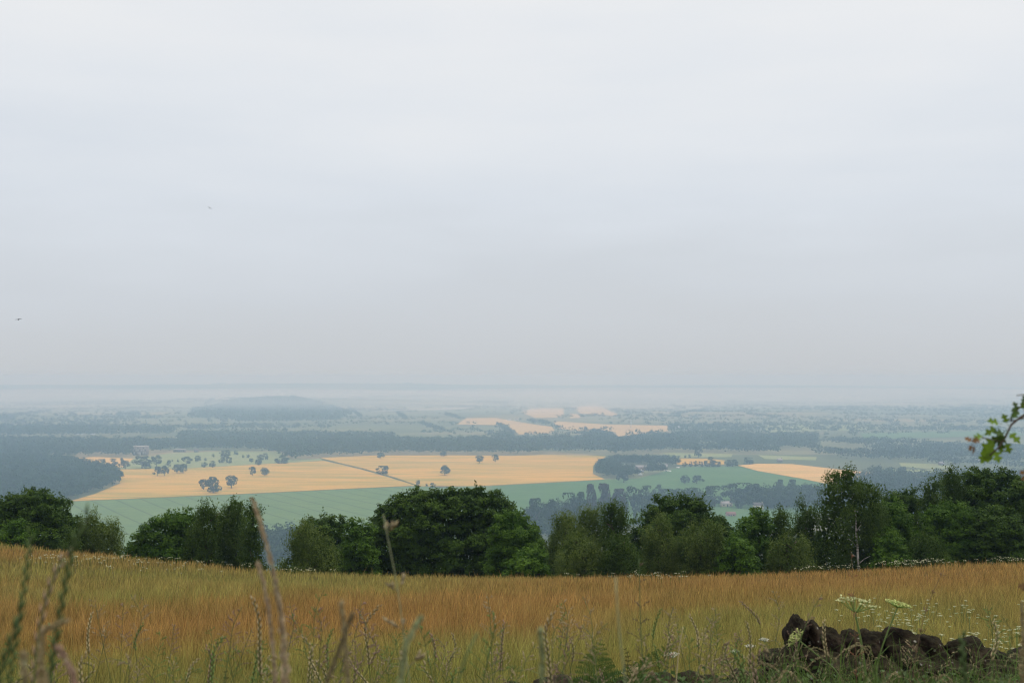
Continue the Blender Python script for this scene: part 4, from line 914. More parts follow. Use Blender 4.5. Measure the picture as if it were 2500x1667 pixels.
for i, (x0, x1) in enumerate(((1990, 2090), (2080, 2190), (2185, 2290), (2280, 2390), (2385, 2500))):
    stone(x0 - 12, x1 + 12, 1630 + 8 * (i % 2), 1740, 60 + i, -.04 * (-1) ** i, -.17, None, .75, .2)
xs = np.linspace(-.35, 2.6, 90); prof = []
body_top = np.interp(xs, [-.35, 1.0, 1.1, 2.6], [.02, .03, .12, .12])
ring = [(-.22, -.35), (-.24, 0), (-.2, .5), (-.12, 1), (.12, 1), (.2, .5), (.24, 0), (.24, -.35)]
V = []
for i, x in enumerate(xs):
    for (yy, zz) in ring:
        n = mnoise.noise((x * 7, yy * 9, zz * 3)); V.append((x, yy + .05 * n, (zz * body_top[i] if zz > 0 else zz) + .03 * mnoise.noise((x * 9, zz * 4, 5))))
nr = len(ring); f = [(i * nr + j, (i + 1) * nr + j, (i + 1) * nr + j + 1, i * nr + j + 1) for i in range(len(xs) - 1) for j in range(nr - 1)]
MB().add(V, np.array(f)).build('wall_core', sm, wall, True)

# ------------------------------------------------------------------ grasses and plants in the foreground
def curve(pts, n=14):
    """smooth resampling of a polyline"""
    pts = np.asarray(pts, float); k = len(pts)
    if k < 3: 
        t = np.linspace(0, 1, n)[:, None]; return pts[0] * (1 - t) + pts[-1] * t
    d = np.concatenate([[0], np.cumsum(np.linalg.norm(np.diff(pts, axis=0), axis=1))]); d /= d[-1]
    u = np.linspace(0, 1, n); tg = np.gradient(pts, d, axis=0); out_ = []
    for q in u:
        i = min(np.searchsorted(d, q, 'right') - 1, k - 2); h = d[i + 1] - d[i]; s = (q - d[i]) / h
        out_.append((2 * s ** 3 - 3 * s ** 2 + 1) * pts[i] + (s ** 3 - 2 * s ** 2 + s) * h * tg[i] + (-2 * s ** 3 + 3 * s ** 2) * pts[i + 1] + (s ** 3 - s ** 2) * h * tg[i + 1])
    return np.array(out_)
GREEN = np.array([.10, .15, .045]); DKG = np.array([.055, .085, .03]); PINK = np.array([.36, .25, .19]); STRAW = np.array([.44, .36, .21]); PALE = np.array([.36, .40, .22])
def seed_head(mb, c, kind, rad, col, g, dens=1.0, ssc=1.0):
    n = len(c); d = np.gradient(c, axis=0); d = unit(d); L = np.linalg.norm(c[-1] - c[0])
    if kind == 'plume':
        m = int(900 * L / .1 * .32 * dens); t = g.uniform(0, 1, m); i = np.clip((t * (n - 1)).astype(int), 0, n - 2); fr = (t * (n - 1) - i)[:, None]
        p = c[i] * (1 - fr) + c[i + 1] * fr; o = unit(np.cross(d[i], g.normal(size=(m, 3)))); r = rad * np.sin(np.clip(t * 1.02, .05, .98) * math.pi) ** .5 * g.uniform(.2, 1, m) * (1 + .45 * np.sin(t * 19 + 1))
        C = p + o * r[:, None]; ax = unit(d[i] + o * .7)
        for q in (0, 1):
            nrm = np.cross(ax, g.normal(size=(m, 3))); V = []; nrm = unit(nrm); b = np.cross(ax, nrm); l = g.uniform(.004, .0075, m)[:, None]; w_ = l * .35
            V = np.stack([C - ax * l / 2, C + b * w_, C + ax * l / 2, C - b * w_], 1).reshape(-1, 3)
            mb.add(V, np.arange(4 * m).reshape(m, 4), np.repeat(col * g.uniform(.6, 1.4, (m, 1)), 4, 0))
            break
    elif kind == 'spike':
        m = max(6, int(L / .0065)); 
        for k in range(m):
            t = k / (m - 1); i = min(int(t * (n - 1)), n - 2); s = 1 if k % 2 else -1; pc = c[i] + (c[i + 1] - c[i]) * (t * (n - 1) - i)
            o = unit(np.cross(d[i], np.array([.15, 1, .1]))) * s; l = .021 * (1 - .35 * t); ax = unit(d[i] + o * .2)
            spikelet(mb, pc + o * .0012, ax, l, rad, col * g.uniform(.75, 1.25), g)
    else:
        m = 7
        for k in range(m):
            t = .05 + .9 * k / (m - 1); i = min(int(t * (n - 1)), n - 2); nb = 3 if k < 5 else 2
            for b in range(nb):
                o = unit(np.cross(d[i], g.normal(size=3))); l = rad * (1 - .72 * t) * g.uniform(.6, 1.15); ax = unit(d[i] * .8 + o)
                e1 = c[i] + ax * l * .6; e2 = e1 + unit(ax + d[i] * .1 + np.array([0, 0, -.35])) * l * .4
                mb.tube([c[i], e1, e2], [.0006, .0005, .0004], 3, col * .7, False)
                for q in (.45, .7, .88, 1.0):
                    if g.random() < .85 * dens:
                        pp = c[i] + (e1 - c[i]) * min(1, q / .6) if q < .6 else e1 + (e2 - e1) * (q - .6) / .4
                        spikelet(mb, pp, unit(ax + g.normal(0, .35, 3)), g.uniform(.0055, .0085) * ssc, .0017 * ssc, col * g.uniform(.6, 1.3), g)
def spikelet(mb, p, ax, l, w_, col, g):
    """small lens-shaped body: six faces round an axis"""
    a = unit(np.cross(ax, np.array([.3, .5, .81]))); b = np.cross(ax, a)
    mid = p + ax * l * .4
    V = [p] + [mid + w_ * (math.cos(t) * a + math.sin(t) * b) for t in (0, 2.09, 4.19)] + [p + ax * l]
    mb.add(V, np.array([(0, 2, 1), (0, 3, 2), (0, 1, 3), (4, 1, 2), (4, 2, 3), (4, 3, 1)]), col)
GRP = 'tall seeding grasses in the foreground'
def stalk(pix, dist, kind, headfrac, rad, hcol, label, seed, scol=GREEN, sr=.0014, leaf=1, name='grass_stalk', dens=1.0, dtop=0.0, ssc=1.0):
    """pix: from the lowest visible point to the tip"""
    g = np.random.default_rng(seed)
    pts = [at(X, Y, dist + dtop * i / max(1, len(pix) - 1)) for i, (X, Y) in enumerate(pix)]
    lo = pts[0]; dirv = unit(pts[0] - pts[1]); gz = float(hgt(lo[0], dist)); drop = lo[2] - gz
    if drop > .02:
        rt = np.array([lo[0] + dirv[0] / max(.4, -dirv[2]) * drop * .35, dist + g.uniform(-.03, .03), gz - .02]); pts = [rt, rt * .45 + lo * .55 + np.array([dirv[0] * .02, 0, 0])] + pts
    c = curve(pts, 40); e = link(name, None, loc=c[0]); tag(e, label, 'grass', GRP); c = c - c[0]
    k = int(len(c) * (1 - headfrac))
    MB().tube(c, np.linspace(sr, sr * .45, len(c)), 5, scol).build('stem', M['stem'], e, True)
    if kind:
        hb = MB(); seed_head(hb, c[k:], kind, rad, np.asarray(hcol), g, dens, ssc); hb.build('seed_head', M['petal'], e)
    for q in range(leaf):
        i = int(g.uniform(.35, .62) * k) if k > 4 else 2; a = g.uniform(-1, 1); l = g.uniform(.12, .24); s = 1 if g.random() < .5 else -1
        up = np.array([s * .5, a * .4, 1.]); p0 = c[i]; L = MB()
        bp_ = [p0 + up * 0, p0 + unit(up) * l * .35, p0 + unit(up) * l * .7 + np.array([s * .03, 0, -.01]), p0 + unit(up) * l + np.array([s * .09, 0, -.06])]
        L.blade(curve(bp_, 9), g.uniform(.004, .0065), (-.3 * s, 1, .2) if g.random() < .4 else (1, .3, -.2), GREEN * g.uniform(.7, 1.2)); L.build('leaf', M['grass'], e)
    return e
stalk([(20, 1667), (45, 1530), (60, 1420), (73, 1312)], 1.15, 'spike', .6, .0017, DKG * 1.5, 'blurred slender grass spike rising over the left meadow edge', 1, DKG * 1.6, .0013)
stalk([(118, 1667), (138, 1545), (160, 1420), (180, 1330), (212, 1262)], 1.0, 'spike', .62, .0019, DKG * 1.3, 'thick dark blurred grass spike, the boldest at the left', 2, DKG * 1.2, .0018)
stalk([(82, 1667), (95, 1540), (122, 1430), (155, 1362)], 1.1, 'spike', .5, .0016, PINK * .8, 'thin pinkish grass spike between two bolder left spikes', 3, DKG * 1.6, .0016)
stalk([(105, 1667), (100, 1590), (112, 1528), (165, 1512)], .95, 'plume', .3, .0045, STRAW, 'pale blurred grass plume nodding right at the lower left', 4, PALE * .8, .0018)
stalk([(192, 1700), (182, 1660), (165, 1612), (140, 1578)], .95, 'plume', .45, .0048, PINK * 1.25, 'pink blurred foxtail leaning left in the lower left corner', 5, PALE * .8, .0018)
stalk([(0, 1640), (28, 1560), (48, 1500)], .9, 'spike', .3, .0018, DKG * 1.2, 'short dark blurred stalk at the bottom left corner', 6, DKG, .002)
stalk([(60, 1700), (62, 1640), (58, 1590)], .9, 'plume', .5, .006, STRAW * .8, 'straw plume peeping up at the bottom left edge', 7, PALE * .8, .0018)
stalk([(694, 1600), (690, 1540), (680, 1460), (668, 1400), (650, 1325), (632, 1265), (617, 1216)], 1.2, 'plume', .62, .0036, np.array([.48, .38, .26]), 'tall pinkish-brown grass plume in front of the valley gap', 8, PALE * .7, .0016, 0, dens=.9)
stalk([(672, 1667), (669, 1620), (660, 1520), (645, 1430), (629, 1373)], 1.25, 'plume', .8, .0029, np.array([.48, .37, .26]), 'second pink grass plume just left of and below the tallest plume', 9, PALE * .7, .0015, 0, dens=.8)
stalk([(1000, 1667), (985, 1540), (968, 1420), (950, 1330), (936, 1256)], 1.5, 'panicle', .42, .045, STRAW * .7, 'oat-like nodding panicle in front of the great dome of trees', 10, PALE * .7, .0013, 0, ssc=1.7)
stalk([(850, 1667), (842, 1560), (833, 1470)], 1.05, 'plume', .55, .003, STRAW * .8, 'blurred brown grass plume left of centre', 11, PALE * .6, .0016)
stalk([(790, 1690), (822, 1600), (848, 1530), (862, 1495)], 1.0, 'plume', .5, .0026, STRAW * .6, 'blurred brown stalk slanting right beside the brown plume', 12, DKG * 1.4, .0015)
stalk([(975, 1690), (985, 1610), (1000, 1545), (1028, 1506)], .95, 'plume', .5, .004, PALE * 1.05, 'blurred silvery green plume slanting right near the centre', 13, PALE * .7, .0022)
stalk([(1112, 1690), (1130, 1620), (1165, 1545)], 1.0, None, .4, 0, GREEN, 'blurred dark green blade slanting right of centre', 14, DKG * 1.7, .002, 0)
stalk([(1528, 1667), (1515, 1570), (1508, 1490), (1503, 1408)], 1.15, None, .45, .0022, PALE * .9, 'blurred pale green stalk in front of the ferns', 15, PALE * .7, .0016, 0)
stalk([(1322, 1690), (1325, 1600), (1318, 1535)], 1.0, 'plume', .4, .0035, PALE * .8, 'blurred pale green stalk left of the ferns', 16, GREEN * 1.1, .0018, 0)
stalk([(1572, 1660), (1565, 1550), (1562, 1450), (1560, 1364)], 3.0, 'panicle', .38, .045, np.array([.16, .13, .09]), 'tall dark grass panicle rising to the tree line above the ferns', 17, DKG * 1.5, .002)
stalk([(2088, 1560), (2084, 1480), (2083, 1420), (2078, 1345)], 3.6, 'panicle', .5, .035, np.array([.30, .14, .08]), 'reddish dock-like stalk behind the tall hogweed', 18, np.array([.16, .09, .05]), .0012, 0)
stalk([(2238, 1590), (2258, 1500), (2280, 1440), (2305, 1390)], 3.4, 'panicle', .5, .04, np.array([.24, .15, .1]), 'thin reddish grass leaning right above the wall', 19, np.array([.14, .1, .05]), .0015, 0)
stalk([(2360, 1690), (2352, 1620), (2350, 1560)], 1.4, 'spike', .4, .003, DKG * 1.3, 'blurred dark stem before the broad boulder', 20, DKG * 1.2, .003, 0)
stalk([(2495, 1667), (2498, 1560), (2494, 1470)], 2.0, 'plume', .4, .005, STRAW * .8, 'straw plume at the right edge of the picture', 21, PALE * .7, .0018)
stalk([(1652, 1650), (1660, 1570), (1668, 1530)], 3.4, None, .4, 0, STRAW, 'single dead straw-coloured stem right of the ferns', 22, STRAW * 1.0, .0028, 0)
# many similar stalks
g = np.random.default_rng(41)
SP = [(30, 1560), (215, 1500), (232, 1455), (300, 1470), (330, 1525), (395, 1540), (420, 1600), (470, 1610), (560, 1585), (575, 1480), (630, 1465), (720, 1470), (728, 1500), (760, 1560), (772, 1440), (785, 1480), (800, 1540), (870, 1560), (885, 1462), (892, 1480), (905, 1500), (935, 1590), (1060, 1550), (1090, 1555), (1105, 1580), (1118, 1550), (1195, 1450), (1212, 1490), (1228, 1520), (1260, 1620), (1300, 1570), (1330, 1500), (1378, 1470), (1388, 1460), (1402, 1560), (1440, 1455), (1452, 1520), (1600, 1490), (1630, 1480), (1680, 1530), (1700, 1505), (1735, 1500), (1750, 1480), (1765, 1570), (1800, 1560), (1815, 1540), (1835, 1590), (1880, 1560), (1990, 1450), (2010, 1520), (2230, 1560), (2420, 1480), (2440, 1520), (2470, 1500), (350, 1450), (1030, 1610), (690, 1590), (520, 1530), (1850, 1470), (1905, 1440)]
SP += [(float(g.uniform(0, 1860)), float(g.uniform(1500, 1640))) for _ in range(64)]
for i, (X, Y) in enumerate(SP):
    d = g.uniform(2.3, 4.3); k = ('panicle', 'spike', 'panicle')[i % 3]; ln = g.normal(0, 26) + (18 if k == 'panicle' else 0)
    col = [STRAW * 1.0, GREEN * 1.6, PINK * .85, STRAW * .8][int(g.integers(0, 4))]
    nod = g.normal(0, 16)
    stalk([(X - ln, 1690), (X - ln * .5, 1690 * .55 + Y * .45), (X - ln * .12, 1690 * .2 + Y * .8), (X + nod, Y)], d, k, g.uniform(.16, .3), .05 if k == 'panicle' else .0026, col,
          {'panicle': 'slender green grass stalk with an open feathery head among many before the meadow', 'spike': 'slender green grass stalk with a narrow spiked head among many before the meadow'}[k], 300 + i, GREEN * g.uniform(.55, 1.0), g.uniform(.0013, .002), int(g.integers(0, 3)))
# bowed seed heads in front of the wall
for i in range(32):
    X = g.uniform(1870, 2500) if i < 26 else g.uniform(1700, 1880); Y = g.uniform(1560, 1655) + (12 if X > 2300 else 0); d = g.uniform(3.2, 4.5); s = g.choice([-1, 1]); k = g.uniform(18, 60) * s
    stalk([(X - k * 1.2, 1720), (X - k * .9, 1720 * .5 + Y * .5), (X - k * .35, Y), (X + k * .2, Y + 8), (X + k * .7, Y + 34)], d, 'plume' if i % 3 else 'spike', .33, .003 if i % 3 else .002, STRAW * g.uniform(.5, .9),
          'bowed pale grass head drooping in front of the dark stone wall, one of many', 500 + i, GREEN * g.uniform(.7, 1.1), .0014, 1, dens=.55)
# turf at the foot of the wall
def foot_grass():
    g = np.random.default_rng(77); m = MB()
    for i in range(1150):
        if i < 520: X = g.uniform(1780, 2560); Yt = g.normal(1642, 32)
        else: X = g.uniform(-60, 1900); Yt = g.normal(1668, 20) if X > 1150 else g.normal(1680, 34)
        d = g.uniform(3.0, 4.75); tip = at(X, max(Yt, 1560), d); gz = float(hgt(tip[0], d)); h = tip[2] - gz
        if h < .08: continue
        a = g.normal(0, .3) * h; dr = abs(g.normal(0, .16)) * h; b = np.array([tip[0] - a, d + g.normal(0, .06), gz - .02])
        pts = [b, b + np.array([a * .2, 0, h * .55]), b + np.array([a * .6, 0, h * .95]), tip + np.array([a * .4, 0, -dr * .5])]
        c = np.array([.095, .155, .035]) * g.uniform(.55, 1.25) if g.random() < .8 else np.array([.26, .21, .11]) * g.uniform(.6, 1.1)
        m.blade(curve(pts, 8), g.uniform(.003, .0062), (1, g.normal(0, .6), 0), c)
    for i in range(210):
        X = g.uniform(1840, 2540); tip = at(X, g.normal(1606, 34), g.uniform(3.6, 4.7)); gz = float(hgt(tip[0], tip[1])); h = tip[2] - gz; a = g.normal(0, .16) * h
        b = np.array([tip[0] - a, tip[1], gz]); m.blade(curve([b, b + np.array([a * .25, 0, h * .5]), tip, tip + np.array([a * .35, 0, -abs(a) * .3])], 8), g.uniform(.0025, .0048), (1, g.normal(0, .6), 0), np.array([.10, .165, .035]) * g.uniform(.55, 1.3))
    # low broad weed leaves
    for i in range(170):
        X = g.uniform(1480, 2520); Y = g.normal(1666, 12); p = at(X, Y, g.uniform(4.3, 4.75)); n = 3
        m.leaves(p + g.normal(0, .015, (n, 3)), g.normal(0, .5, (n, 3)) + np.array([0, -.6, .7]), .028, .016, np.tile(np.array([[.06, .105, .028]]) * g.uniform(.6, 1.3), (n, 1)), .2, g)
    tag(m.build('verge_grass', M['grass']), 'rank green grass and weeds along the foot of the stone wall', 'grass', kind='stuff')
foot_grass()

# bracken
def frond(pix, dist, width, label, seed, curl=False, col=np.array([.065, .115, .026])):
    g = np.random.default_rng(seed); pts = [at(X, Y, dist) for X, Y in pix]; gz = float(hgt(pts[0][0], dist)); pts = [np.array([pts[0][0], dist, gz])] + pts
    c = curve(pts, 44); e = link('bracken_frond', None, loc=c[0]); tag(e, label, 'fern', 'bracken fronds by the wall'); c = c - c[0]
    MB().tube(c, np.linspace(.003, .0008, len(c)), 5, col * 1.6).build('stalk', M['stem'], e, True)
    m = MB(); s0 = int(len(c) * .42); d = unit(np.gradient(c, axis=0)); N_ = 15
    for k in range(N_):
        t = k / (N_ - 1); i = min(int(s0 + t * (len(c) - 1 - s0)), len(c) - 1)
        ln = width * (1 - t) ** .85 * (.75 + .25 * min(1, t * 5)) + .006
        for s in (-1, 1):
            o = np.cross(d[i], np.array([0, 1., 0])) * s; ax = unit(o + d[i] * .55 + np.array([0, g.normal(0, .25), 0])); q = 13; nn = unit(np.cross(ax, d[i]))
            pn = [c[i] + ax * ln * r + np.array([0, 0, -.22 * ln * r ** 2]) for r in np.linspace(0, 1, q)]
            m.tube(pn, .0006, 3, col, False)
            for r in range(1, q):
                l2 = ln * .26 * (1 - .8 * r / q) + .002
                for s2 in (-1, 1):
                    b2 = unit(np.cross(nn, ax)) * s2; a2 = unit(b2 + ax * .45 + np.array([0, g.normal(0, .2), -.15]))
                    w2 = ln / q * .62; p0 = pn[r]
                    m.add([p0 - ax * w2 * .5, p0 + a2 * l2 * .6 - ax * w2 * .4, p0 + a2 * l2, p0 + a2 * l2 * .6 + ax * w2 * .45, p0 + ax * w2 * .5], [np.array([(0, 1, 3, 4)]), np.array([(1, 2, 3)])], col * g.uniform(.7, 1.4))
    m.build('leaflets', M['grass'], e)
    return e
frond([(1460, 1670), (1455, 1620), (1462, 1585), (1468, 1562)], 4.4, .135, 'upright triangular bracken frond left of the others', 1)
frond([(1556, 1672), (1580, 1640), (1612, 1602), (1632, 1578), (1642, 1574)], 4.45, .10, 'bracken frond arching right with a curled tip', 2)
frond([(1530, 1672), (1533, 1630), (1530, 1590), (1527, 1584)], 4.5, .03, 'narrow unopened dark bracken frond between two open ones', 3, col=np.array([.03, .035, .015]))
frond([(1560, 1672), (1562, 1640), (1575, 1610), (1585, 1596)], 4.6, .06, 'short bracken frond behind the arching one', 4)
frond([(548, 1680), (552, 1655), (551, 1640)], 3.6, .03, 'small dark bracken tip at the bottom left of the picture', 5, col=np.array([.03, .05, .018]))

# hogweed and other umbels
def umbel(mb_stem, mb_fl, c, up, ray_l, n, rad, fl_r, col, g, per=16, flat=.35, rt=1.0):
    up = unit(np.asarray(up, float)); a = unit(np.cross(up, [0.2, 1, .1])); b = np.cross(up, a)
    for k in range(n):
        r = math.sqrt((k + .5) / n); t = k * 2.4; o = (a * math.cos(t) + b * math.sin(t)) * r
        tip = c + up * ray_l * (1 - flat * r * r) + o * rad
        mb_stem.tube([c, c + up * ray_l * .35 + o * rad * .55, tip], [.0015 * rt, .0012 * rt, .0011 * rt], 4, col * np.array([.32, .45, .22]), False)
        d = g.normal(0, 1, (per, 3)); p = tip + (a * d[:, :1] + b * d[:, 1:2]) * fl_r * .5 + up * np.abs(d[:, 2:]) * fl_r * .16
        mb_fl.leaves(p, np.tile(up, (per, 1)) + g.normal(0, .45, (per, 3)), fl_r * .55, fl_r * .5, col * g.uniform(.6, 1.2, (per, 1)), 0, g)
        for q in range(5):
            dd = g.normal(0, 1, 2); mb_stem.tube([tip - up * fl_r * .35, tip + (a * dd[0] + b * dd[1]) * fl_r * .45], .0005, 3, col * np.array([.3, .45, .2]), False)
def umbel_plant(name, pix, dist, up, ray_l, n, rad, fl_r, col, label, seed, cat, group, sr=.0035, leaf=False):
    g = np.random.default_rng(seed); pts = [at(X, Y, dist) for X, Y in pix]; gz = float(hgt(pts[0][0], dist))
    pts = [np.array([pts[0][0] + (pts[0][0] - pts[1][0]) * .4, dist, gz - .02])] + pts; c = curve(pts, 24); e = link(name, None, loc=c[0]); tag(e, label, cat, group); o = c[0].copy(); c = c - o
    st = MB().tube(c, np.linspace(sr, sr * .7, len(c)), 7, np.array([.12, .18, .05])); fl = MB()
    umbel(st, fl, c[-1], up, ray_l, n, rad, fl_r, np.asarray(col), g, rt=1.6 if name == 'hogweed' else .8)
    st.build('stem', M['stem'], e, True); fl.build('flower_head', M['petal'], e); return e
CR = (.50, .52, .26)
HG = 'hogweed plants in front of the stone wall'
umbel_plant('hogweed', [(2113, 1640), (2102, 1565), (2094, 1525), (2088, 1495)], 4.1, (.12, 0, 1), .05, 10, .062, .017, CR, 'tallest hogweed with a wide open umbel standing over the wall', 1, 'hogweed', HG, .0052)
umbel_plant('hogweed', [(2150, 1590), (2165, 1548), (2180, 1510), (2191, 1482)], 4.4, (.22, 0, 1), .02, 12, .05, .013, (.50, .55, .20), 'leaning hogweed with a flat yellow-green umbel right of the tallest', 2, 'hogweed', HG, .0036)
umbel_plant('hogweed', [(2030, 1625), (2005, 1606), (1975, 1582), (1950, 1562)], 4.0, (-.75, -.1, .6), .022, 11, .036, .011, (.50, .55, .20), 'hogweed umbel tipped on its side before the upright stone', 3, 'hogweed', HG, .003)
YG = 'white yarrow heads beyond the wall'
for i, (X, Y, rr, lb) in enumerate(((1641, 1594, .03, 'flat white yarrow head right of the ferns'), (1832, 1573, .017, 'small white yarrow head left of the stone wall'), (1866, 1557, .017, 'white yarrow head just above the left end of the wall'), (1794, 1587, .014, 'tiny white yarrow head in the grass left of the wall'))):
    umbel_plant('yarrow', [(X - 6, 1690), (X - 3, 1640), (X, Y + 9)], 5.6 if i else 4.9, (.03, -.12, 1), .014, 9, rr, .012, (.50, .50, .38), lb, 20 + i, 'yarrow', YG, .0015)
# cow parsley in the near meadow: one of each kind, copied
CPP = []
for s in range(4):
    g2 = np.random.default_rng(60 + s); st = MB(); fl = MB(); h = .62
    st.tube([(0, 0, 0), (.01, 0, h * .5), (0, .01, h)], [.003, .0025, .002], 5, (.11, .16, .05))
    umbel(st, fl, np.array([0, .01, h]), (g2.normal(0, .1), -.08, 1), .022, 7, .024, .015, np.array([.62, .62, .40]), g2, 12)
    for k in range(2):
        a = g2.uniform(0, 6.28); b = np.array([math.cos(a) * .12, math.sin(a) * .12, h - .06 - .08 * k]); st.tube([(0, 0, h * .55), b * .7 + np.array([0, 0, .1]), b], [.0018, .0014, .0012], 4, (.11, .16, .05)); umbel(st, fl, b, (0, -.05, 1), .016, 6, .018, .013, np.array([.60, .62, .38]), g2, 10)
    CPP.append((st.mesh('stem', M['stem']), fl.mesh('flower_head', M['petal'])))
g2 = np.random.default_rng(90); k = 0
for i in range(112):
    if i < 84: X, Y = g2.normal(2330, 130), g2.uniform(1462, 1640)
    elif i < 96: X, Y = g2.uniform(2100, 2260), g2.uniform(1465, 1530)
    else: X, Y = g2.uniform(2330, 2500), g2.uniform(1575, 1650)
    if X > 2525: X = 2525 - g2.uniform(0, 60)
    for d in np.arange(6.5, 60, .25):
        p = at(X, Y, d)
        if p[2] <= hgt(p[0], d) + .6: break
    c, fm = CPP[k % 4]; k += 1
    e = link('cow_parsley_plant', None, loc=(p[0], d, p[2] - .6), rot=(0, 0, k * 1.1), scale=(1, 1, 1)); tag(e, 'white cow parsley plant in the meadow just beyond the stone wall, one of many', 'cow parsley', 'cow parsley plants beyond the wall')
    link('stem', c, e); link('flower_head', fm, e)

# ------------------------------------------------------------------ hawthorn reaching in from the right
OUT = [(0, 0), (.12, .16), (.36, .30), (.30, .12 + .12), (.52, .42), (.60, .26), (.78, .30), (.80, .12), (1, 0)]
OUTL = [(0, .0), (.14, .07), (.20, .30), (.38, .36), (.40, .14), (.52, .16), (.62, .34), (.76, .28), (.74, .11), (.86, .12), (1, 0)]
def hleaf(mb, p, ax, nrm, l, col, g):
    ax = unit(np.asarray(ax, float)); nrm = unit(nrm - ax * np.dot(nrm, ax)); b = np.cross(nrm, ax)
    st = p + ax * l * .28; mb.tube([p, st], .0005, 3, col * .8, False)
    n = len(OUTL); mid = [st + ax * l * u + nrm * (-.10 * l * u * u) for u, v in OUTL]
    for s in (-1, 1):
        ed = [m_ + b * s * l * v + nrm * l * v * .22 for m_, (u, v) in zip(mid, OUTL)]
        V = mid + ed; f = np.array([(i, i + 1, n + i + 1, n + i) if s > 0 else (i, n + i, n + i + 1, i + 1) for i in range(n - 1)])
        mb.add(V, f, col * g.uniform(.9, 1.1))
HD = 2.05
g = np.random.default_rng(70)
haw = link('hawthorn', None, loc=(1.75, 2.3, float(hgt(1.75, 2.3)))); tag(haw, 'hawthorn reaching a lobed leafy twig into the right edge of the picture', 'hawthorn')
org = np.array(haw.location)
tb = MB()
tr = curve([(0, 0, -.1), (.03, .02, .5), (-.05, 0, 1.0), (.05, .05, 1.7)], 14); tb.tube(tr, np.linspace(.032, .008, 14), 9)
tb.build('trunk', M['bark'], haw, True)
def bend(px, dz=0): return [at(X, Y, HD + d_) - org for X, Y, d_ in px]
br = MB(); lv = MB(); rl = MB()
main = curve([tr[9], at(2640, 940, 2.2) - org] + bend([(2540, 985, .05), (2502, 1013, .02), (2468, 1038, 0), (2457, 1062, 0), (2440, 1090, -.01), (2416, 1112, -.01)]), 40)
br.tube(main, np.linspace(.009, .0014, 40), 6)
tw = curve([main[22]] + bend([(2484, 1000, .02), (2500, 985, .02), (2510, 975, .03)]), 8); br.tube(tw, .0013, 5)
tw2 = curve([main[20]] + bend([(2530, 960, .02), (2482, 965, .03)]), 8); br.tube(tw2, np.linspace(.002, .0008, 8), 5)
tw3 = curve(bend([(2447, 1078, 0), (2418, 1072, -.02), (2398, 1068, -.03)]), 6); br.tube(tw3, .001, 4)
YG_ = np.array([.13, .22, .02]); DG_ = np.array([.045, .085, .015]); RD = np.array([.17, .095, .04])
LV = [(2447, 1035, -1, .25, 32, YG_), (2443, 1040, -1, -.6, 34, YG_ * .95), (2462, 1040, -.3, .8, 26, YG_ * .9), (2404, 1060, -1, -.3, 30, YG_ * 1.05), (2440, 1065, -.9, -.9, 44, YG_ * 1.1), (2430, 1072, -.6, -1, 50, YG_ * 1.2), (2422, 1085, -.4, -1, 44, YG_ * 1.3), (2425, 1092, .1, -1, 34, YG_ * 1.3), (2455, 1050, .9, -1, 36, YG_), (2458, 1046, -.7, -.8, 40, DG_), (2450, 1055, -.3, -1, 36, DG_), (2452, 1072, .4, -1, 30, YG_ * .9), (2448, 1080, -.1, -1, 22, YG_ * .8), (2462, 1030, .3, 1, 24, DG_ * 1.4), (2470, 1028, .5, .7, 26, DG_ * 1.5), (2485, 1020, -.2, 1, 24, DG_ * 1.3), (2486, 1008, -.2, .9, 24, DG_), (2500, 1005, -.2, .8, 22, YG_ * .6), (2498, 988, .1, 1, 20, DG_), (2456, 1058, -.9, .1, 34, DG_ * 1.2), (2418, 1100, -.5, -.8, 20, YG_ * .8)]
for X, Y, ax, az, lpx, col in LV:
    hleaf(lv, at(X, Y, HD) - org, (ax, g.normal(-.15, .35), az), np.array([g.normal(0, .4), -.8, .75]), lpx * HD / F, col, g)
for X, Y, ax, az, lpx in ((2397, 1073, -1, -.1, 24), (2378, 1080, -.7, .5, 20), (2376, 1083, .1, -1, 22), (2374, 1082, -.3, -.9, 16), (2380, 1088, -.2, -.7, 12)):
    hleaf(rl, at(X, Y, HD - .03) - org, (ax, g.normal(-.1, .3), az), np.array([g.normal(0, .5), -.8, .6]), lpx * HD / F, RD * g.uniform(.8, 1.3), g)
for X, Y in ((2502, 1148), (2506, 1162), (2498, 1425), (2508, 1432)):
    hleaf(rl, at(X + 14, Y, HD) - org, (-1, .1, -.3), np.array([0, -.8, .6]), 22 * HD / F, RD, g)
    br.tube(curve([tr[5], at(2700, Y + 20, 2.2) - org, at(X + 14, Y, HD) - org], 8), .0015, 4)
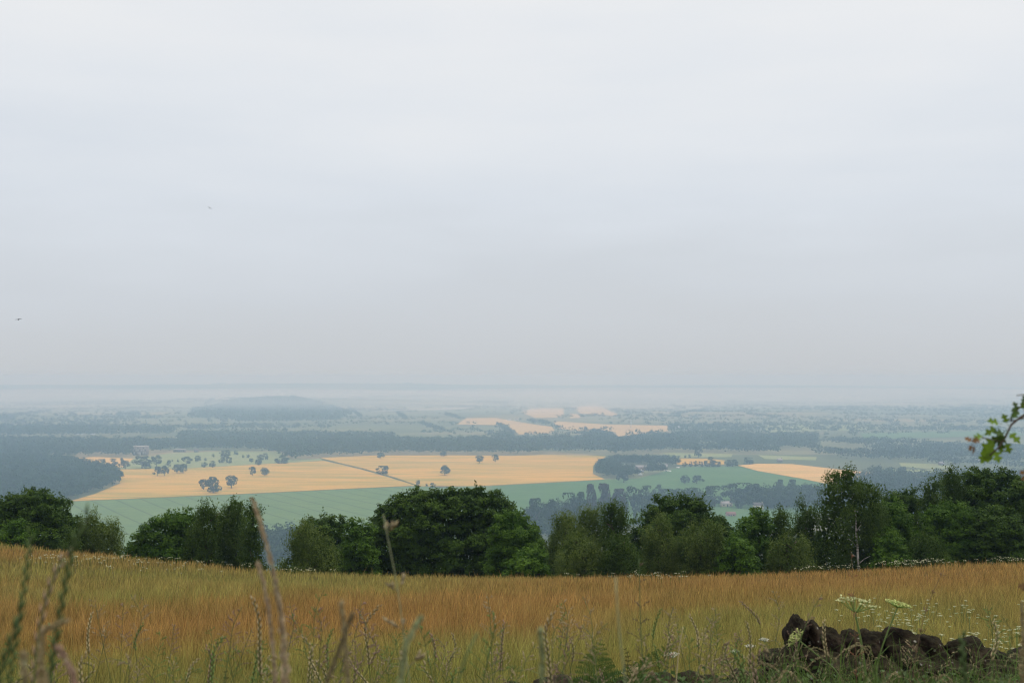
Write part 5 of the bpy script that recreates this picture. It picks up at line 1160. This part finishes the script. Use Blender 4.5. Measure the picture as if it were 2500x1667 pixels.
for k in range(44):      # leafy boughs of the bush outside the frame
    a0 = tr[int(g.integers(4, 13))]; d_ = unit(np.array([g.uniform(-.2, 1), g.normal(0, .8), g.uniform(-.1, .8)])); l = g.uniform(.3, .6); e1 = a0 + d_ * l
    br.tube(curve([a0, a0 + d_ * l * .5 + np.array([0, 0, .03]), e1], 8), np.linspace(.006, .0015, 8), 5)
    for q in range(40):
        t = g.uniform(.2, 1); hleaf(lv, a0 + d_ * l * t + g.normal(0, .022, 3), g.normal(0, 1, 3), np.array([g.normal(0, .4), -.3, 1]), g.uniform(.022, .036), (YG_ if g.random() < .5 else DG_ * 1.5) * g.uniform(.8, 1.1), g)
br.build('branch', M['bark'], haw, True); lv.build('leaves', M['grass'], haw); o = rl.build('young_leaves', M['grass'], haw); o['label'] = 'reddish young leaves at the twig tip'

# ------------------------------------------------------------------ birds
bm_ = flat('dark_plumage', (.012, .012, .014)); bg_ = flat('grey_plumage', (.30, .32, .33))
def bird(X, Y, d, span, label, mat, roll):
    p = at(X, Y, d); e = link('bird', None, loc=p, rot=(.1, roll, .5)); tag(e, label, 'bird', 'birds in the sky'); s = span
    MB().tube([(0, -.28 * s, 0), (0, -.2 * s, .01 * s), (0, 0, .015 * s), (0, .18 * s, 0), (0, .34 * s, -.01 * s)], [.02 * s, .08 * s, .12 * s, .085 * s, .03 * s], 10).build('body', mat, e, True)
    for sd_ in (-1, 1):
        V = [(sd_ * .03 * s, .11 * s, .02 * s), (sd_ * .25 * s, .13 * s, .10 * s), (sd_ * .5 * s, -.03 * s, .05 * s), (sd_ * .25 * s, -.06 * s, .09 * s), (sd_ * .03 * s, -.1 * s, .02 * s)]
        V = V + [(x, y, z - .045 * s) for x, y, z in V]
        MB().add(V, [np.array([(0, 1, 3, 4), (5, 9, 8, 6), (0, 5, 6, 1), (1, 6, 7, 2), (2, 7, 8, 3), (3, 8, 9, 4)]), np.array([(1, 2, 3), (6, 8, 7)])]).build('wing', mat, e)
bird(45, 780, 80, .42, 'small dark bird low in the sky at the far left', bm_, -.15)
bird(512, 508, 70, .26, 'faint grey bird high in the sky left of centre', bg_, .5)
